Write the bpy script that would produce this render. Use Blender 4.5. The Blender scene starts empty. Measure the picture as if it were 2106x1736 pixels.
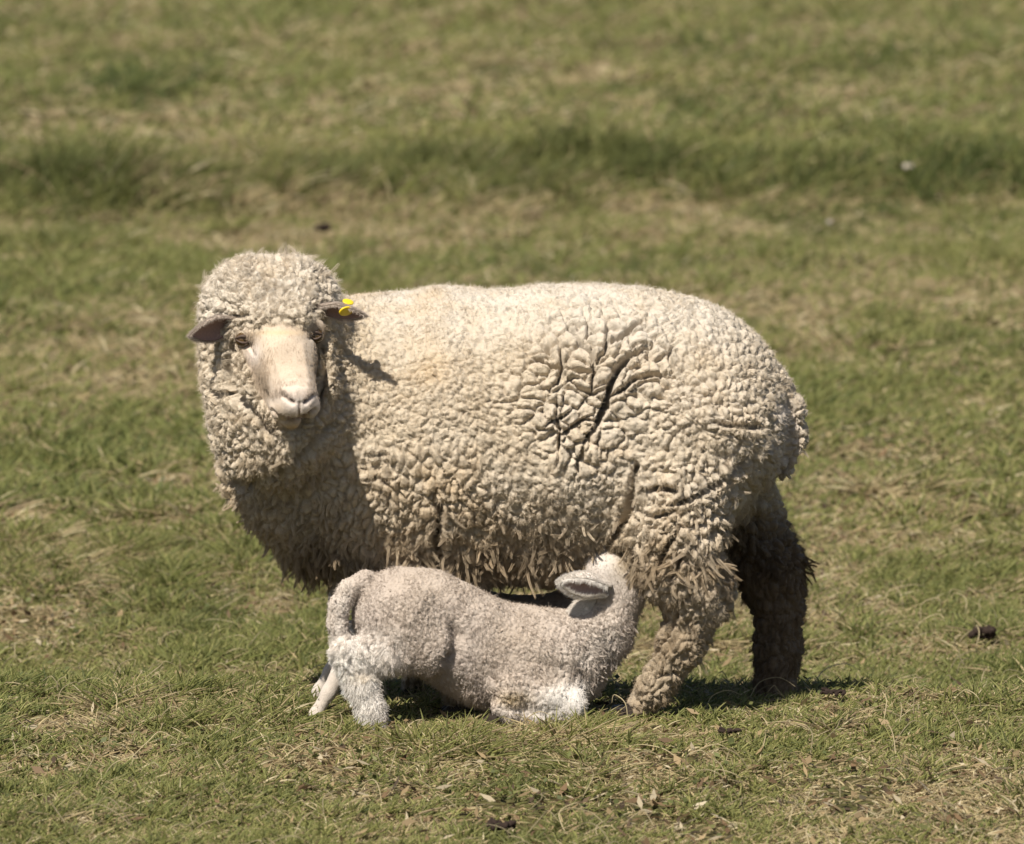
import bpy, math, random, time
import numpy as np
from mathutils import Vector
T0 = time.time()
def lap(s): print('LAP %-22s %.1f' % (s, time.time() - T0))
rng = np.random.default_rng(7)
R = math.radians
scene = bpy.context.scene
COL = scene.collection

# ------------------------------------------------------------------ camera, sky, sun, exposure
CAM_Y, FOC = -14.0, 16000.0                 # camera distance (m); focal length in units of the 2106 px wide picture
PITCH = R(6.884)
CAM = np.array([0.0, CAM_Y, -CAM_Y * math.tan(R(9.0))])
S = 1130.0                                  # picture units per metre at the animals
cam = bpy.data.cameras.new('camera')
cam.sensor_fit = 'HORIZONTAL'; cam.sensor_width = 36.0
cam.lens = FOC / 2106.0 * 36.0
cam.clip_start = 0.5; cam.clip_end = 4000
cam.dof.use_dof = True; cam.dof.focus_distance = 13.95; cam.dof.aperture_fstop = 7.5
cam_ob = bpy.data.objects.new('camera', cam); COL.objects.link(cam_ob)
cam_ob.location = CAM; cam_ob.rotation_euler = (math.pi / 2 - PITCH, 0, 0)
scene.camera = cam_ob

LIGHT = Vector((0.38, 0.74, -1.0)).normalized()      # the way the sunlight travels
w = bpy.data.worlds.new('World'); scene.world = w; w.use_nodes = True
nt = w.node_tree
sky = nt.nodes.new('ShaderNodeTexSky'); sky.sky_type = 'NISHITA'; sky.sun_disc = False
sky.sun_elevation = math.asin(-LIGHT.z); sky.sun_rotation = math.atan2(-LIGHT.x, -LIGHT.y)
sky.air_density = 1.0; sky.dust_density = 1.5
bg = nt.nodes['Background']; bg.inputs['Strength'].default_value = 0.055
nt.links.new(sky.outputs[0], bg.inputs[0])
sun = bpy.data.lights.new('sun', 'SUN'); sun.energy = 5.0; sun.angle = R(0.53); sun.color = (1.0, 0.93, 0.82)
sun_ob = bpy.data.objects.new('sun', sun); COL.objects.link(sun_ob)
sun_ob.rotation_euler = LIGHT.to_track_quat('-Z', 'Y').to_euler(); sun_ob.location = (-6, -8, 14)
scene.view_settings.view_transform = 'Standard'; scene.view_settings.look = 'None'
scene.view_settings.exposure = 0.62; scene.view_settings.gamma = 1.0
scene.cycles.max_bounces = 6; scene.cycles.diffuse_bounces = 3; scene.cycles.transparent_max_bounces = 4
try:
    scene.cycles_curves.shape = 'RIBBONS'; scene.cycles_curves.subdivisions = 2
except Exception: pass

FWD = np.array([0, math.cos(PITCH), -math.sin(PITCH)]); UPV = np.array([0, math.sin(PITCH), math.cos(PITCH)])
def P(px, py, y):
    """a point of the place: seen at (px, py) in the picture, standing y metres behind the ewe's midline"""
    d = FWD + np.array([(px - 1053.0) / FOC, 0, 0]) + UPV * ((868.0 - py) / FOC)
    return CAM + d * ((y - CAM_Y) / d[1])
def proj(p):
    q = p - CAM
    z = q @ FWD
    return 1053.0 + q[:, 0] / z * FOC, 868.0 - (q @ UPV) / z * FOC

# ------------------------------------------------------------------ noise
def _h(ix, iy, iz, seed):
    h = (ix.astype(np.uint32) * np.uint32(374761393) + iy.astype(np.uint32) * np.uint32(668265263)
         + iz.astype(np.uint32) * np.uint32(2147483647) + np.uint32((seed * 974634777) & 0xffffffff))
    h = (h ^ (h >> np.uint32(13))) * np.uint32(1274126177)
    h = (h ^ (h >> np.uint32(16))) * np.uint32(2246822519)
    return h ^ (h >> np.uint32(15))
def _f(h): return (h & np.uint32(0xffffff)).astype(np.float32) / np.float32(16777215)
def vnoise(p, scale, seed=0):
    q = np.asarray(p, dtype=np.float32) * np.float32(scale); i = np.floor(q).astype(np.int64); f = q - i
    f = f * f * (3 - 2 * f); out = 0
    for dx in (0, 1):
        for dy in (0, 1):
            for dz in (0, 1):
                wgt = (f[:, 0] if dx else 1 - f[:, 0]) * (f[:, 1] if dy else 1 - f[:, 1]) * (f[:, 2] if dz else 1 - f[:, 2])
                out = out + wgt * _f(_h(i[:, 0] + dx, i[:, 1] + dy, i[:, 2] + dz, seed))
    return out * 2 - 1
def fbm(p, scale, seed=0, octv=3):
    return sum(vnoise(p, scale * 2 ** k, seed + 17 * k) * 0.5 ** k for k in range(octv)) / 1.6
def vnoise3(p, scale, seed): return np.stack([vnoise(p, scale, seed + 100 * k) for k in range(3)], 1)
def voronoi(p, cell, seed):
    """F1, F2 in cell units and a random number per cell"""
    q = np.asarray(p, dtype=np.float32) / np.float32(cell); i = np.floor(q).astype(np.int64)
    f1 = np.full(len(q), 9.0, np.float32); f2 = f1.copy(); rid = np.zeros(len(q), np.float32)
    for dx in (-1, 0, 1):
        for dy in (-1, 0, 1):
            for dz in (-1, 0, 1):
                a, b, c = i[:, 0] + dx, i[:, 1] + dy, i[:, 2] + dz
                d = ((a + _f(_h(a, b, c, seed)) - q[:, 0]) ** 2 + (b + _f(_h(a, b, c, seed + 1)) - q[:, 1]) ** 2
                     + (c + _f(_h(a, b, c, seed + 2)) - q[:, 2]) ** 2)
                near = d < f1
                f2 = np.where(near, f1, np.minimum(f2, d)); rid = np.where(near, _f(_h(a, b, c, seed + 3)), rid)
                f1 = np.where(near, d, f1)
    return np.sqrt(f1), np.sqrt(f2), rid
def sstep(a, b, x):
    t = np.clip((x - a) / (b - a), 0, 1); return t * t * (3 - 2 * t)

# ------------------------------------------------------------------ implicit bodies -> one continuous mesh
class Field:
    def __init__(s, xs, ys, zs):
        s.ax = [np.asarray(a, np.float32) for a in (xs, ys, zs)]
        s.v = np.full([len(a) for a in s.ax], 0.3, np.float32)
    def rc(s, a, ra, b, rb, k=0.03, sy=1.0):
        """tapered capsule a-b (radii in metres) merged smoothly; sy squashes it sideways"""
        a = np.array(a, float); b = np.array(b, float); m = max(k, 0.012) + 0.012; sl = []
        for j in range(3):
            f = sy if j == 1 else 1.0
            lo = min(a[j] - ra * f, b[j] - rb * f) - m; hi = max(a[j] + ra * f, b[j] + rb * f) + m
            sl.append(slice(np.searchsorted(s.ax[j], lo), np.searchsorted(s.ax[j], hi)))
        X = s.ax[0][sl[0]][:, None, None] - np.float32(a[0]); Z = s.ax[2][sl[2]][None, None, :] - np.float32(a[2])
        Y = (s.ax[1][sl[1]][None, :, None] - np.float32(a[1])) / np.float32(sy)
        ba = (b - a).astype(np.float32); ba[1] /= sy
        l2 = float(ba @ ba)
        if l2 < 1e-9: d = np.sqrt(X * X + Y * Y + Z * Z) - np.float32(ra)
        else:
            t = np.clip((X * ba[0] + Y * ba[1] + Z * ba[2]) / np.float32(l2), 0, 1)
            d = np.sqrt((X - t * ba[0]) ** 2 + (Y - t * ba[1]) ** 2 + (Z - t * ba[2]) ** 2) - (np.float32(ra) + t * np.float32(rb - ra))
        if sy < 1: d = d * np.float32(0.5 + 0.5 * sy)
        s.v[tuple(sl)] = smin(s.v[tuple(sl)], d, k)
    def ball(s, a, ra, k=0.03, sy=1.0): s.rc(a, ra, a, ra, k, sy)
    def chain(s, pts, k=0.03, sy=1.0):
        for (a, ra), (b, rb) in zip(pts, pts[1:]): s.rc(a, ra, b, rb, k, sy)
    def at(s, p):
        ii = [np.clip(np.searchsorted(s.ax[j], p[:, j]), 1, len(s.ax[j]) - 1) for j in range(3)]
        return s.v[ii[0], ii[1], ii[2]]
def smin(a, b, k):
    h = np.maximum(np.float32(k) - np.abs(a - b), 0) / np.float32(k)
    return np.minimum(a, b) - h * h * np.float32(k * 0.25)
def surface_nets(ax, v):
    ins = v < 0
    nx, ny, nz = v.shape
    cnt = np.zeros((nx - 1, ny - 1, nz - 1), np.uint8)
    for dx in (0, 1):
        for dy in (0, 1):
            for dz in (0, 1):
                cnt += ins[dx:nx - 1 + dx, dy:ny - 1 + dy, dz:nz - 1 + dz]
    act = (cnt > 0) & (cnt < 8); del cnt
    ci = np.argwhere(act); n = len(ci)
    idx = np.full(act.shape, -1, np.int32); idx[act] = np.arange(n)
    corner = [(a, b, c) for a in (0, 1) for b in (0, 1) for c in (0, 1)]
    cv = {c: v[ci[:, 0] + c[0], ci[:, 1] + c[1], ci[:, 2] + c[2]] for c in corner}
    acc = np.zeros((n, 3)); num = np.zeros(n)
    for c in corner:
        for d in range(3):
            if c[d]: continue
            e = list(c); e[d] = 1; e = tuple(e)
            v0, v1 = cv[c], cv[e]; cross = (v0 < 0) != (v1 < 0)
            t = np.where(cross, v0 / np.where(cross, v0 - v1, 1), 0)
            pos = np.tile(np.array(c, float), (n, 1)); pos[:, d] += t
            acc += pos * cross[:, None]; num += cross
    loc = acc / num[:, None] + ci
    verts = np.stack([np.interp(loc[:, j], np.arange(len(ax[j])), ax[j]) for j in range(3)], 1)
    faces = []
    for d in range(3):
        u, w_ = (d + 1) % 3, (d + 2) % 3
        s0 = [slice(None)] * 3; s1 = [slice(None)] * 3
        s0[d] = slice(0, v.shape[d] - 1); s1[d] = slice(1, v.shape[d])
        ch = ins[tuple(s0)] != ins[tuple(s1)]
        e = np.argwhere(ch); e = e[(e[:, u] > 0) & (e[:, w_] > 0) & (e[:, u] < v.shape[u] - 1) & (e[:, w_] < v.shape[w_] - 1)]
        q = []
        for du, dw in ((1, 1), (0, 1), (0, 0), (1, 0)):
            o = e.copy(); o[:, u] -= du; o[:, w_] -= dw
            q.append(idx[o[:, 0], o[:, 1], o[:, 2]])
        q = np.stack(q, 1)
        flip = ~ins[e[:, 0], e[:, 1], e[:, 2]]
        q[flip] = q[flip][:, ::-1]
        faces.append(q)
    return verts, np.concatenate(faces)
def smooth(verts, faces, n=2, lam=0.5):
    e = np.concatenate([faces[:, [0, 1]], faces[:, [1, 2]], faces[:, [2, 3]], faces[:, [3, 0]]])
    cnt = np.bincount(e[:, 0], minlength=len(verts)) + np.bincount(e[:, 1], minlength=len(verts))
    for _ in range(n):
        acc = np.stack([np.bincount(e[:, 0], verts[e[:, 1], j], len(verts)) + np.bincount(e[:, 1], verts[e[:, 0], j], len(verts)) for j in range(verts.shape[1])], 1)
        verts = verts + lam * (acc / np.maximum(cnt, 1)[:, None] - verts)
    return verts
def normals(verts, faces):
    fn = np.cross(verts[faces[:, 2]] - verts[faces[:, 0]], verts[faces[:, 3]] - verts[faces[:, 1]])
    n = np.stack([sum(np.bincount(faces[:, k], fn[:, j], len(verts)) for k in range(4)) for j in range(3)], 1)
    return n / np.maximum(np.linalg.norm(n, axis=1), 1e-12)[:, None]
def seg_dist(x, y, pts):
    """distance in the picture plane to a polyline, and how far along it (0..1)"""
    best = np.full(len(x), 1e9); tt = np.zeros(len(x)); n = len(pts) - 1
    for k in range(n):
        (ax_, ay), (bx, by) = pts[k], pts[k + 1]
        dx, dy = bx - ax_, by - ay
        t = np.clip(((x - ax_) * dx + (y - ay) * dy) / (dx * dx + dy * dy), 0, 1)
        d = np.hypot(x - ax_ - t * dx, y - ay - t * dy)
        m = d < best; best = np.where(m, d, best); tt = np.where(m, (k + t) / n, tt)
    return best, tt

# ------------------------------------------------------------------ objects and materials
def link(o, parent=None):
    COL.objects.link(o)
    if parent is not None: o.parent = parent
    return o
def np_mesh(name, verts, faces, mat, parent=None, attrs=None, shade=True):
    me = bpy.data.meshes.new(name); k = faces.shape[1]
    me.vertices.add(len(verts)); me.vertices.foreach_set('co', np.asarray(verts, np.float32).ravel())
    me.loops.add(faces.size); me.loops.foreach_set('vertex_index', faces.astype(np.int32).ravel())
    me.polygons.add(len(faces)); me.polygons.foreach_set('loop_start', np.arange(0, faces.size, k, dtype=np.int32))
    me.update(calc_edges=True)
    if shade: me.polygons.foreach_set('use_smooth', np.ones(len(faces), bool))
    for an, av in (attrs or {}).items():
        if av.ndim == 1:
            at = me.attributes.new(an, 'FLOAT', 'POINT'); at.data.foreach_set('value', av.astype(np.float32))
        else:
            at = me.attributes.new(an, 'FLOAT_COLOR', 'POINT')
            at.data.foreach_set('color', np.concatenate([av, np.ones((len(av), 1))], 1).astype(np.float32).ravel())
    me.materials.append(mat)
    return link(bpy.data.objects.new(name, me), parent)
def py_mesh(name, verts, faces, mat, parent=None, smooth_=True):
    me = bpy.data.meshes.new(name); me.from_pydata([tuple(v) for v in verts], [], faces); me.update()
    if smooth_: me.polygons.foreach_set('use_smooth', [True] * len(me.polygons))
    me.materials.append(mat)
    return link(bpy.data.objects.new(name, me), parent)
def fibres(name, pts, radius, tint, mat, parent=None):
    """pts: n x k x 3 strands; radius: k or n x k; tint: n x 3"""
    n, k, _ = pts.shape
    c = bpy.data.hair_curves.new(name); c.add_curves([k] * n)
    c.attributes['position'].data.foreach_set('vector', np.asarray(pts, np.float32).ravel())
    r = np.broadcast_to(radius, (n, k)).astype(np.float32)
    ra = c.attributes.get('radius') or c.attributes.new('radius', 'FLOAT', 'POINT'); ra.data.foreach_set('value', r.ravel())
    ta = c.attributes.new('tint', 'FLOAT_COLOR', 'CURVE')
    ta.data.foreach_set('color', np.concatenate([tint, np.ones((n, 1))], 1).astype(np.float32).ravel())
    c.materials.append(mat)
    return link(bpy.data.objects.new(name, c), parent)
def empty(name, loc, label, cat, group=None):
    o = bpy.data.objects.new(name, None); o.location = loc; o.empty_display_size = 0.1; COL.objects.link(o)
    o['label'] = label; o['category'] = cat
    if group: o['group'] = group
    return o
def material(name):
    m = bpy.data.materials.new(name); m.use_nodes = True
    return m, m.node_tree.nodes, m.node_tree.links, m.node_tree.nodes['Principled BSDF']
def mat_plain(name, col, rough=0.7, spec=0.3, bump=0.0, bscale=200.0, var=0.12):
    m, n, l, b = material(name)
    b.inputs['Roughness'].default_value = rough; b.inputs['Specular IOR Level'].default_value = spec
    tc = n.new('ShaderNodeTexCoord'); no = n.new('ShaderNodeTexNoise'); no.inputs['Scale'].default_value = bscale
    no.inputs['Detail'].default_value = 4; l.new(tc.outputs['Object'], no.inputs['Vector'])
    mx = n.new('ShaderNodeMix'); mx.data_type = 'RGBA'
    mx.inputs['A'].default_value = (*[c * (1 - var) for c in col], 1); mx.inputs['B'].default_value = (*[min(1, c * (1 + var)) for c in col], 1)
    l.new(no.outputs['Fac'], mx.inputs['Factor']); l.new(mx.outputs['Result'], b.inputs['Base Color'])
    if bump:
        bp = n.new('ShaderNodeBump'); bp.inputs['Strength'].default_value = 0.6; bp.inputs['Distance'].default_value = bump
        l.new(no.outputs['Fac'], bp.inputs['Height']); l.new(bp.outputs[0], b.inputs['Normal'])
    return m
def mat_coat(name, bscale, bump, sheen=0.15):
    """wool and skin: colour comes from an attribute (staining, with some painted light and shade), fine relief from noise"""
    m, n, l, b = material(name)
    b.inputs['Roughness'].default_value = 0.95; b.inputs['Specular IOR Level'].default_value = 0.12
    b.inputs['Sheen Weight'].default_value = sheen; b.inputs['Sheen Roughness'].default_value = 0.6
    at = n.new('ShaderNodeAttribute'); at.attribute_name = 'tint'
    tc = n.new('ShaderNodeTexCoord')
    no = n.new('ShaderNodeTexNoise'); no.inputs['Scale'].default_value = bscale; no.inputs['Detail'].default_value = 7
    no.inputs['Roughness'].default_value = 0.65; l.new(tc.outputs['Object'], no.inputs['Vector'])
    mr = n.new('ShaderNodeMapRange'); mr.inputs['From Min'].default_value = 0.25; mr.inputs['From Max'].default_value = 0.75
    mr.inputs['To Min'].default_value = 0.86; mr.inputs['To Max'].default_value = 1.08; l.new(no.outputs['Fac'], mr.inputs['Value'])
    mu = n.new('ShaderNodeMix'); mu.data_type = 'RGBA'; mu.blend_type = 'MULTIPLY'; mu.inputs['Factor'].default_value = 1
    l.new(at.outputs['Color'], mu.inputs['A']); l.new(mr.outputs[0], mu.inputs['B']); l.new(mu.outputs['Result'], b.inputs['Base Color'])
    if bump:
        am = n.new('ShaderNodeAttribute'); am.attribute_name = 'woolly'
        bp = n.new('ShaderNodeBump'); bp.inputs['Distance'].default_value = bump
        ma = n.new('ShaderNodeMath'); ma.operation = 'MULTIPLY_ADD'; ma.inputs[1].default_value = 0.65; ma.inputs[2].default_value = 0.25
        l.new(am.outputs['Fac'], ma.inputs[0]); l.new(ma.outputs[0], bp.inputs['Strength'])
        l.new(no.outputs['Fac'], bp.inputs['Height']); l.new(bp.outputs[0], b.inputs['Normal'])
    return m
def mat_fibre(name, translucent=0.3, rough=0.9, spec=0.1):
    m, n, l, b = material(name)
    b.inputs['Roughness'].default_value = rough; b.inputs['Specular IOR Level'].default_value = spec
    at = n.new('ShaderNodeAttribute'); at.attribute_name = 'tint'; l.new(at.outputs['Color'], b.inputs['Base Color'])
    tr = n.new('ShaderNodeBsdfTranslucent'); l.new(at.outputs['Color'], tr.inputs['Color'])
    mx = n.new('ShaderNodeMixShader'); mx.inputs[0].default_value = translucent
    l.new(b.outputs[0], mx.inputs[1]); l.new(tr.outputs[0], mx.inputs[2]); l.new(mx.outputs[0], n['Material Output'].inputs['Surface'])
    return m
M_FLEECE = mat_coat('fleece', 330, 0.0045)
M_LAMB = mat_coat('lamb_coat', 420, 0.002)
M_FIBRE = mat_fibre('wool_fibre', 0.3)
M_GRASS = mat_fibre('grass_blade', 0.35, 0.55, 0.3)
M_HORN = mat_plain('hoof_horn', (0.035, 0.026, 0.02), 0.55, 0.3, 0.001, 90)
M_TAG = mat_plain('tag_plastic', (0.72, 0.52, 0.02), 0.4, 0.45, 0, 60, 0.06)
M_DUNG = mat_plain('dung', (0.030, 0.021, 0.017), 0.95, 0.08, 0.006, 90, 0.5)
M_STONE = mat_plain('pale_stone', (0.42, 0.37, 0.31), 0.85, 0.2, 0.003, 50, 0.25)
lap('setup')

# ------------------------------------------------------------------ ground
def terrain(x, y):
    p = np.stack([x, y, np.zeros_like(x)], 1)
    r = np.hypot(x, y + 14)
    h = 0.022 * fbm(p, 1.9, 3, 3) + 0.03 * vnoise(p, 0.5, 9) * sstep(1.5, 5, np.abs(y)) + 0.25 * vnoise(p, 0.06, 5) * sstep(14, 60, y)
    h = h * (0.25 + 0.75 * sstep(0.4, 1.3, np.hypot(np.maximum(np.abs(x) - 0.5, 0), y + 0.1)))
    h = h - 0.15 * sstep(0.24, 0.62, y + 0.05 * np.sin(x * 2.1)) * (1 - 0.6 * sstep(1.2, 5.0, y))     # the animals stand on a low rise
    yb = 10.5 + 0.35 * np.sin(x * 0.9 + 0.6) + 0.25 * vnoise(p, 0.9, 21)                                # grassy bank
    h = h + 0.10 * sstep(-0.45, 0.25, y - yb)
    return h
def ground_hit(px, py):
    d = FWD + np.array([(px - 1053.0) / FOC, 0, 0]) + UPV * ((868.0 - py) / FOC)
    t = np.linspace(11, 60, 12000); q = CAM + t[:, None] * d
    k = np.argmax(q[:, 2] <= terrain(q[:, 0], q[:, 1]))
    return q[k]
def axis(*parts): return np.unique(np.concatenate([np.arange(a, b, s) for a, b, s in parts]).round(5))
gx = axis((-900, -100, 100), (-100, -12, 8), (-12, -3, 0.5), (-3, 3, 0.05), (3, 12, 0.5), (12, 100, 8), (100, 901, 100))
gy = axis((-60, -4, 4), (-4, -2, 0.25), (-2, 3, 0.04), (3, 14, 0.12), (14, 40, 0.5), (40, 120, 8), (120, 2001, 120))
GX, GY = np.meshgrid(gx, gy, indexing='ij')
gv = np.stack([GX.ravel(), GY.ravel(), terrain(GX.ravel(), GY.ravel())], 1)
ii = np.arange(len(gx) * len(gy)).reshape(len(gx), len(gy))
gf = np.stack([ii[:-1, :-1].ravel(), ii[1:, :-1].ravel(), ii[1:, 1:].ravel(), ii[:-1, 1:].ravel()], 1)
def mat_ground():
    m, n, l, b = material('pasture_soil')
    b.inputs['Roughness'].default_value = 1; b.inputs['Specular IOR Level'].default_value = 0.1
    tc = n.new('ShaderNodeTexCoord')
    n1 = n.new('ShaderNodeTexNoise'); n1.inputs['Scale'].default_value = 1.6; n1.inputs['Detail'].default_value = 6
    n2 = n.new('ShaderNodeTexNoise'); n2.inputs['Scale'].default_value = 45; n2.inputs['Detail'].default_value = 5
    for q in (n1, n2): l.new(tc.outputs['Object'], q.inputs['Vector'])
    r1 = n.new('ShaderNodeValToRGB'); e = r1.color_ramp.elements
    e[0].position = 0.35; e[0].color = (0.088, 0.092, 0.032, 1); e[1].position = 0.62; e[1].color = (0.155, 0.13, 0.062, 1)
    r2 = n.new('ShaderNodeValToRGB'); e = r2.color_ramp.elements
    e[0].position = 0.3; e[0].color = (0.4, 0.36, 0.3, 1); e[1].position = 0.7; e[1].color = (1, 1, 1, 1)
    l.new(n1.outputs['Fac'], r1.inputs[0]); l.new(n2.outputs['Fac'], r2.inputs[0])
    mu = n.new('ShaderNodeMix'); mu.data_type = 'RGBA'; mu.blend_type = 'MULTIPLY'; mu.inputs['Factor'].default_value = 1
    l.new(r1.outputs[0], mu.inputs['A']); l.new(r2.outputs[0], mu.inputs['B']); l.new(mu.outputs['Result'], b.inputs['Base Color'])
    bp = n.new('ShaderNodeBump'); bp.inputs['Distance'].default_value = 0.02; l.new(n2.outputs['Fac'], bp.inputs['Height']); l.new(bp.outputs[0], b.inputs['Normal'])
    return m
ground = np_mesh('ground', gv, gf, mat_ground())
ground['kind'] = 'structure'; ground['label'] = 'rough sheep pasture of short green and dry grass'; ground['category'] = 'ground'
lap('ground')
# ------------------------------------------------------------------ grass: short turf, tussocks, dry thatch
# patches seen in the pasture: picture x, y, radii, (lush, dry, bare)
PATCH = [(50, 1290, 95, 34, 0, .5, 1.0), (190, 1225, 60, 36, 0, 1.0, .2), (330, 1235, 130, 36, .7, 0, 0), (430, 1350, 150, 40, .9, -.2, 0), (650, 1330, 80, 70, 1.0, -.3, 0),
         (560, 1160, 80, 22, 1.0, -.3, 0), (470, 1090, 90, 25, .8, 0, 0), (130, 1500, 130, 16, 0, .9, .5), (340, 1480, 90, 12, 0, 1.0, .3), (120, 1590, 130, 22, 0, .5, .8),
         (250, 1560, 90, 20, 0, .8, .2), (640, 1560, 120, 40, 0, .7, .1), (800, 1640, 110, 30, 0, .7, .4), (1040, 1512, 60, 14, 0, .6, .8), (1090, 1560, 130, 40, 0, .9, .1), (660, 1600, 70, 16, 0, .3, .8),
         (1310, 1600, 100, 30, 0, .7, .3), (820, 1510, 90, 14, 0, .8, .1), (1440, 1650, 160, 30, .6, 0, 0), (1820, 945, 95, 14, 0, .5, .9), (1690, 690, 60, 14, 0, .3, .9),
         (1720, 532, 140, 9, 0, .3, .8), (1650, 880, 60, 30, .7, 0, 0), (1950, 690, 100, 30, .4, 0, 0), (1810, 1270, 40, 18, 0, 1, .2), (1850, 1330, 36, 18, 0, 1, .3), (1990, 1200, 120, 30, .9, 0, 0),
         (2000, 1640, 150, 60, 0, .7, .5), (1900, 1450, 120, 30, 0, .7, 0), (1450, 1400, 80, 40, .5, .3, 0), (60, 245, 110, 10, 0, .2, .8), (190, 275, 60, 8, 0, .6, .5), (520, 165, 120, 10, 0, .7, .3),
         (760, 160, 70, 7, 0, 0, .6), (900, 190, 130, 12, 0, .6, .4), (1200, 170, 90, 10, 0, .7, .3), (1700, 60, 200, 25, .5, 0, .3), (1900, 250, 150, 30, .5, 0, .4), (330, 660, 120, 12, 0, .6, .2),
         (200, 720, 90, 14, 0, .7, 0), (250, 860, 60, 10, .7, 0, 0), (90, 940, 110, 18, .5, 0, 0), (300, 1000, 160, 20, 0, .6, 0), (40, 1075, 60, 16, 0, .4, .9), (160, 1130, 60, 8, 0, .2, .9),
         (1750, 1010, 150, 20, 0, .7, 0), (1900, 1060, 120, 16, 0, .6, .2), (60, 440, 130, 8, .5, 0, 0), (330, 415, 260, 7, 0, .9, 0), (700, 425, 260, 8, 0, .9, 0), (1500, 420, 300, 8, 0, .8, 0)]
GP = []
for (a, b, ra, rb, l1, l2, l3) in PATCH:
    c = ground_hit(a, b); dist = np.linalg.norm(c - CAM)
    GP.append((c[0], c[1], ra * dist / FOC, rb * dist / FOC / max(0.05, (CAM[2] / dist)), l1, l2, l3))
def cover(x, y):
    p = np.stack([x, y, np.zeros_like(x)], 1); st = p * np.array([1.0, 0.55, 1])
    lush = 0.5 + 0.8 * fbm(st, 1.3, 81, 3) + 0.35 * vnoise(p, 6.0, 83) + 0.5 * vnoise(p, 14.0, 84)
    dry = 0.42 + 0.8 * fbm(st, 0.9, 91, 3) + 0.4 * vnoise(p, 5.0, 93) + 0.6 * vnoise(p, 12.0, 94)
    bare = sstep(0.34, 0.70, fbm(st, 1.7, 97, 3) + 0.35 * vnoise(p, 9, 99))
    for (cx, cy, rx, ry, l1, l2, l3) in GP:
        wgt = np.exp(-((x - cx) / rx) ** 2 - ((y - cy) / ry) ** 2)
        lush = lush + l1 * wgt - 0.4 * l3 * wgt; dry = dry + l2 * wgt; bare = bare + l3 * wgt
    yb = 10.5 + 0.35 * np.sin(x * 0.9 + 0.6) + 0.25 * vnoise(p, 0.9, 21)
    bank = np.exp(-((y - yb + 0.05) / 0.24) ** 2) * (0.5 + 0.6 * sstep(-.3, .3, vnoise(p, 2.1, 63) + .6 * vnoise(p, 5, 62))) * (1 - 0.4 * sstep(0.3, 1.6, x))
    strip = np.exp(-((y - yb + 0.95) / 0.38) ** 2) * (0.6 + 0.4 * vnoise(p, 1.2, 64)); bare = bare * (1 - strip)
    lush = lush + 1.0 * bank - 0.4 * strip; dry = dry - 0.9 * bank + 0.75 * strip; bare = bare * (1 - bank)
    return np.clip(lush, 0, 1.6), np.clip(dry, 0, 1.4), np.clip(bare, 0, 1), bank
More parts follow.
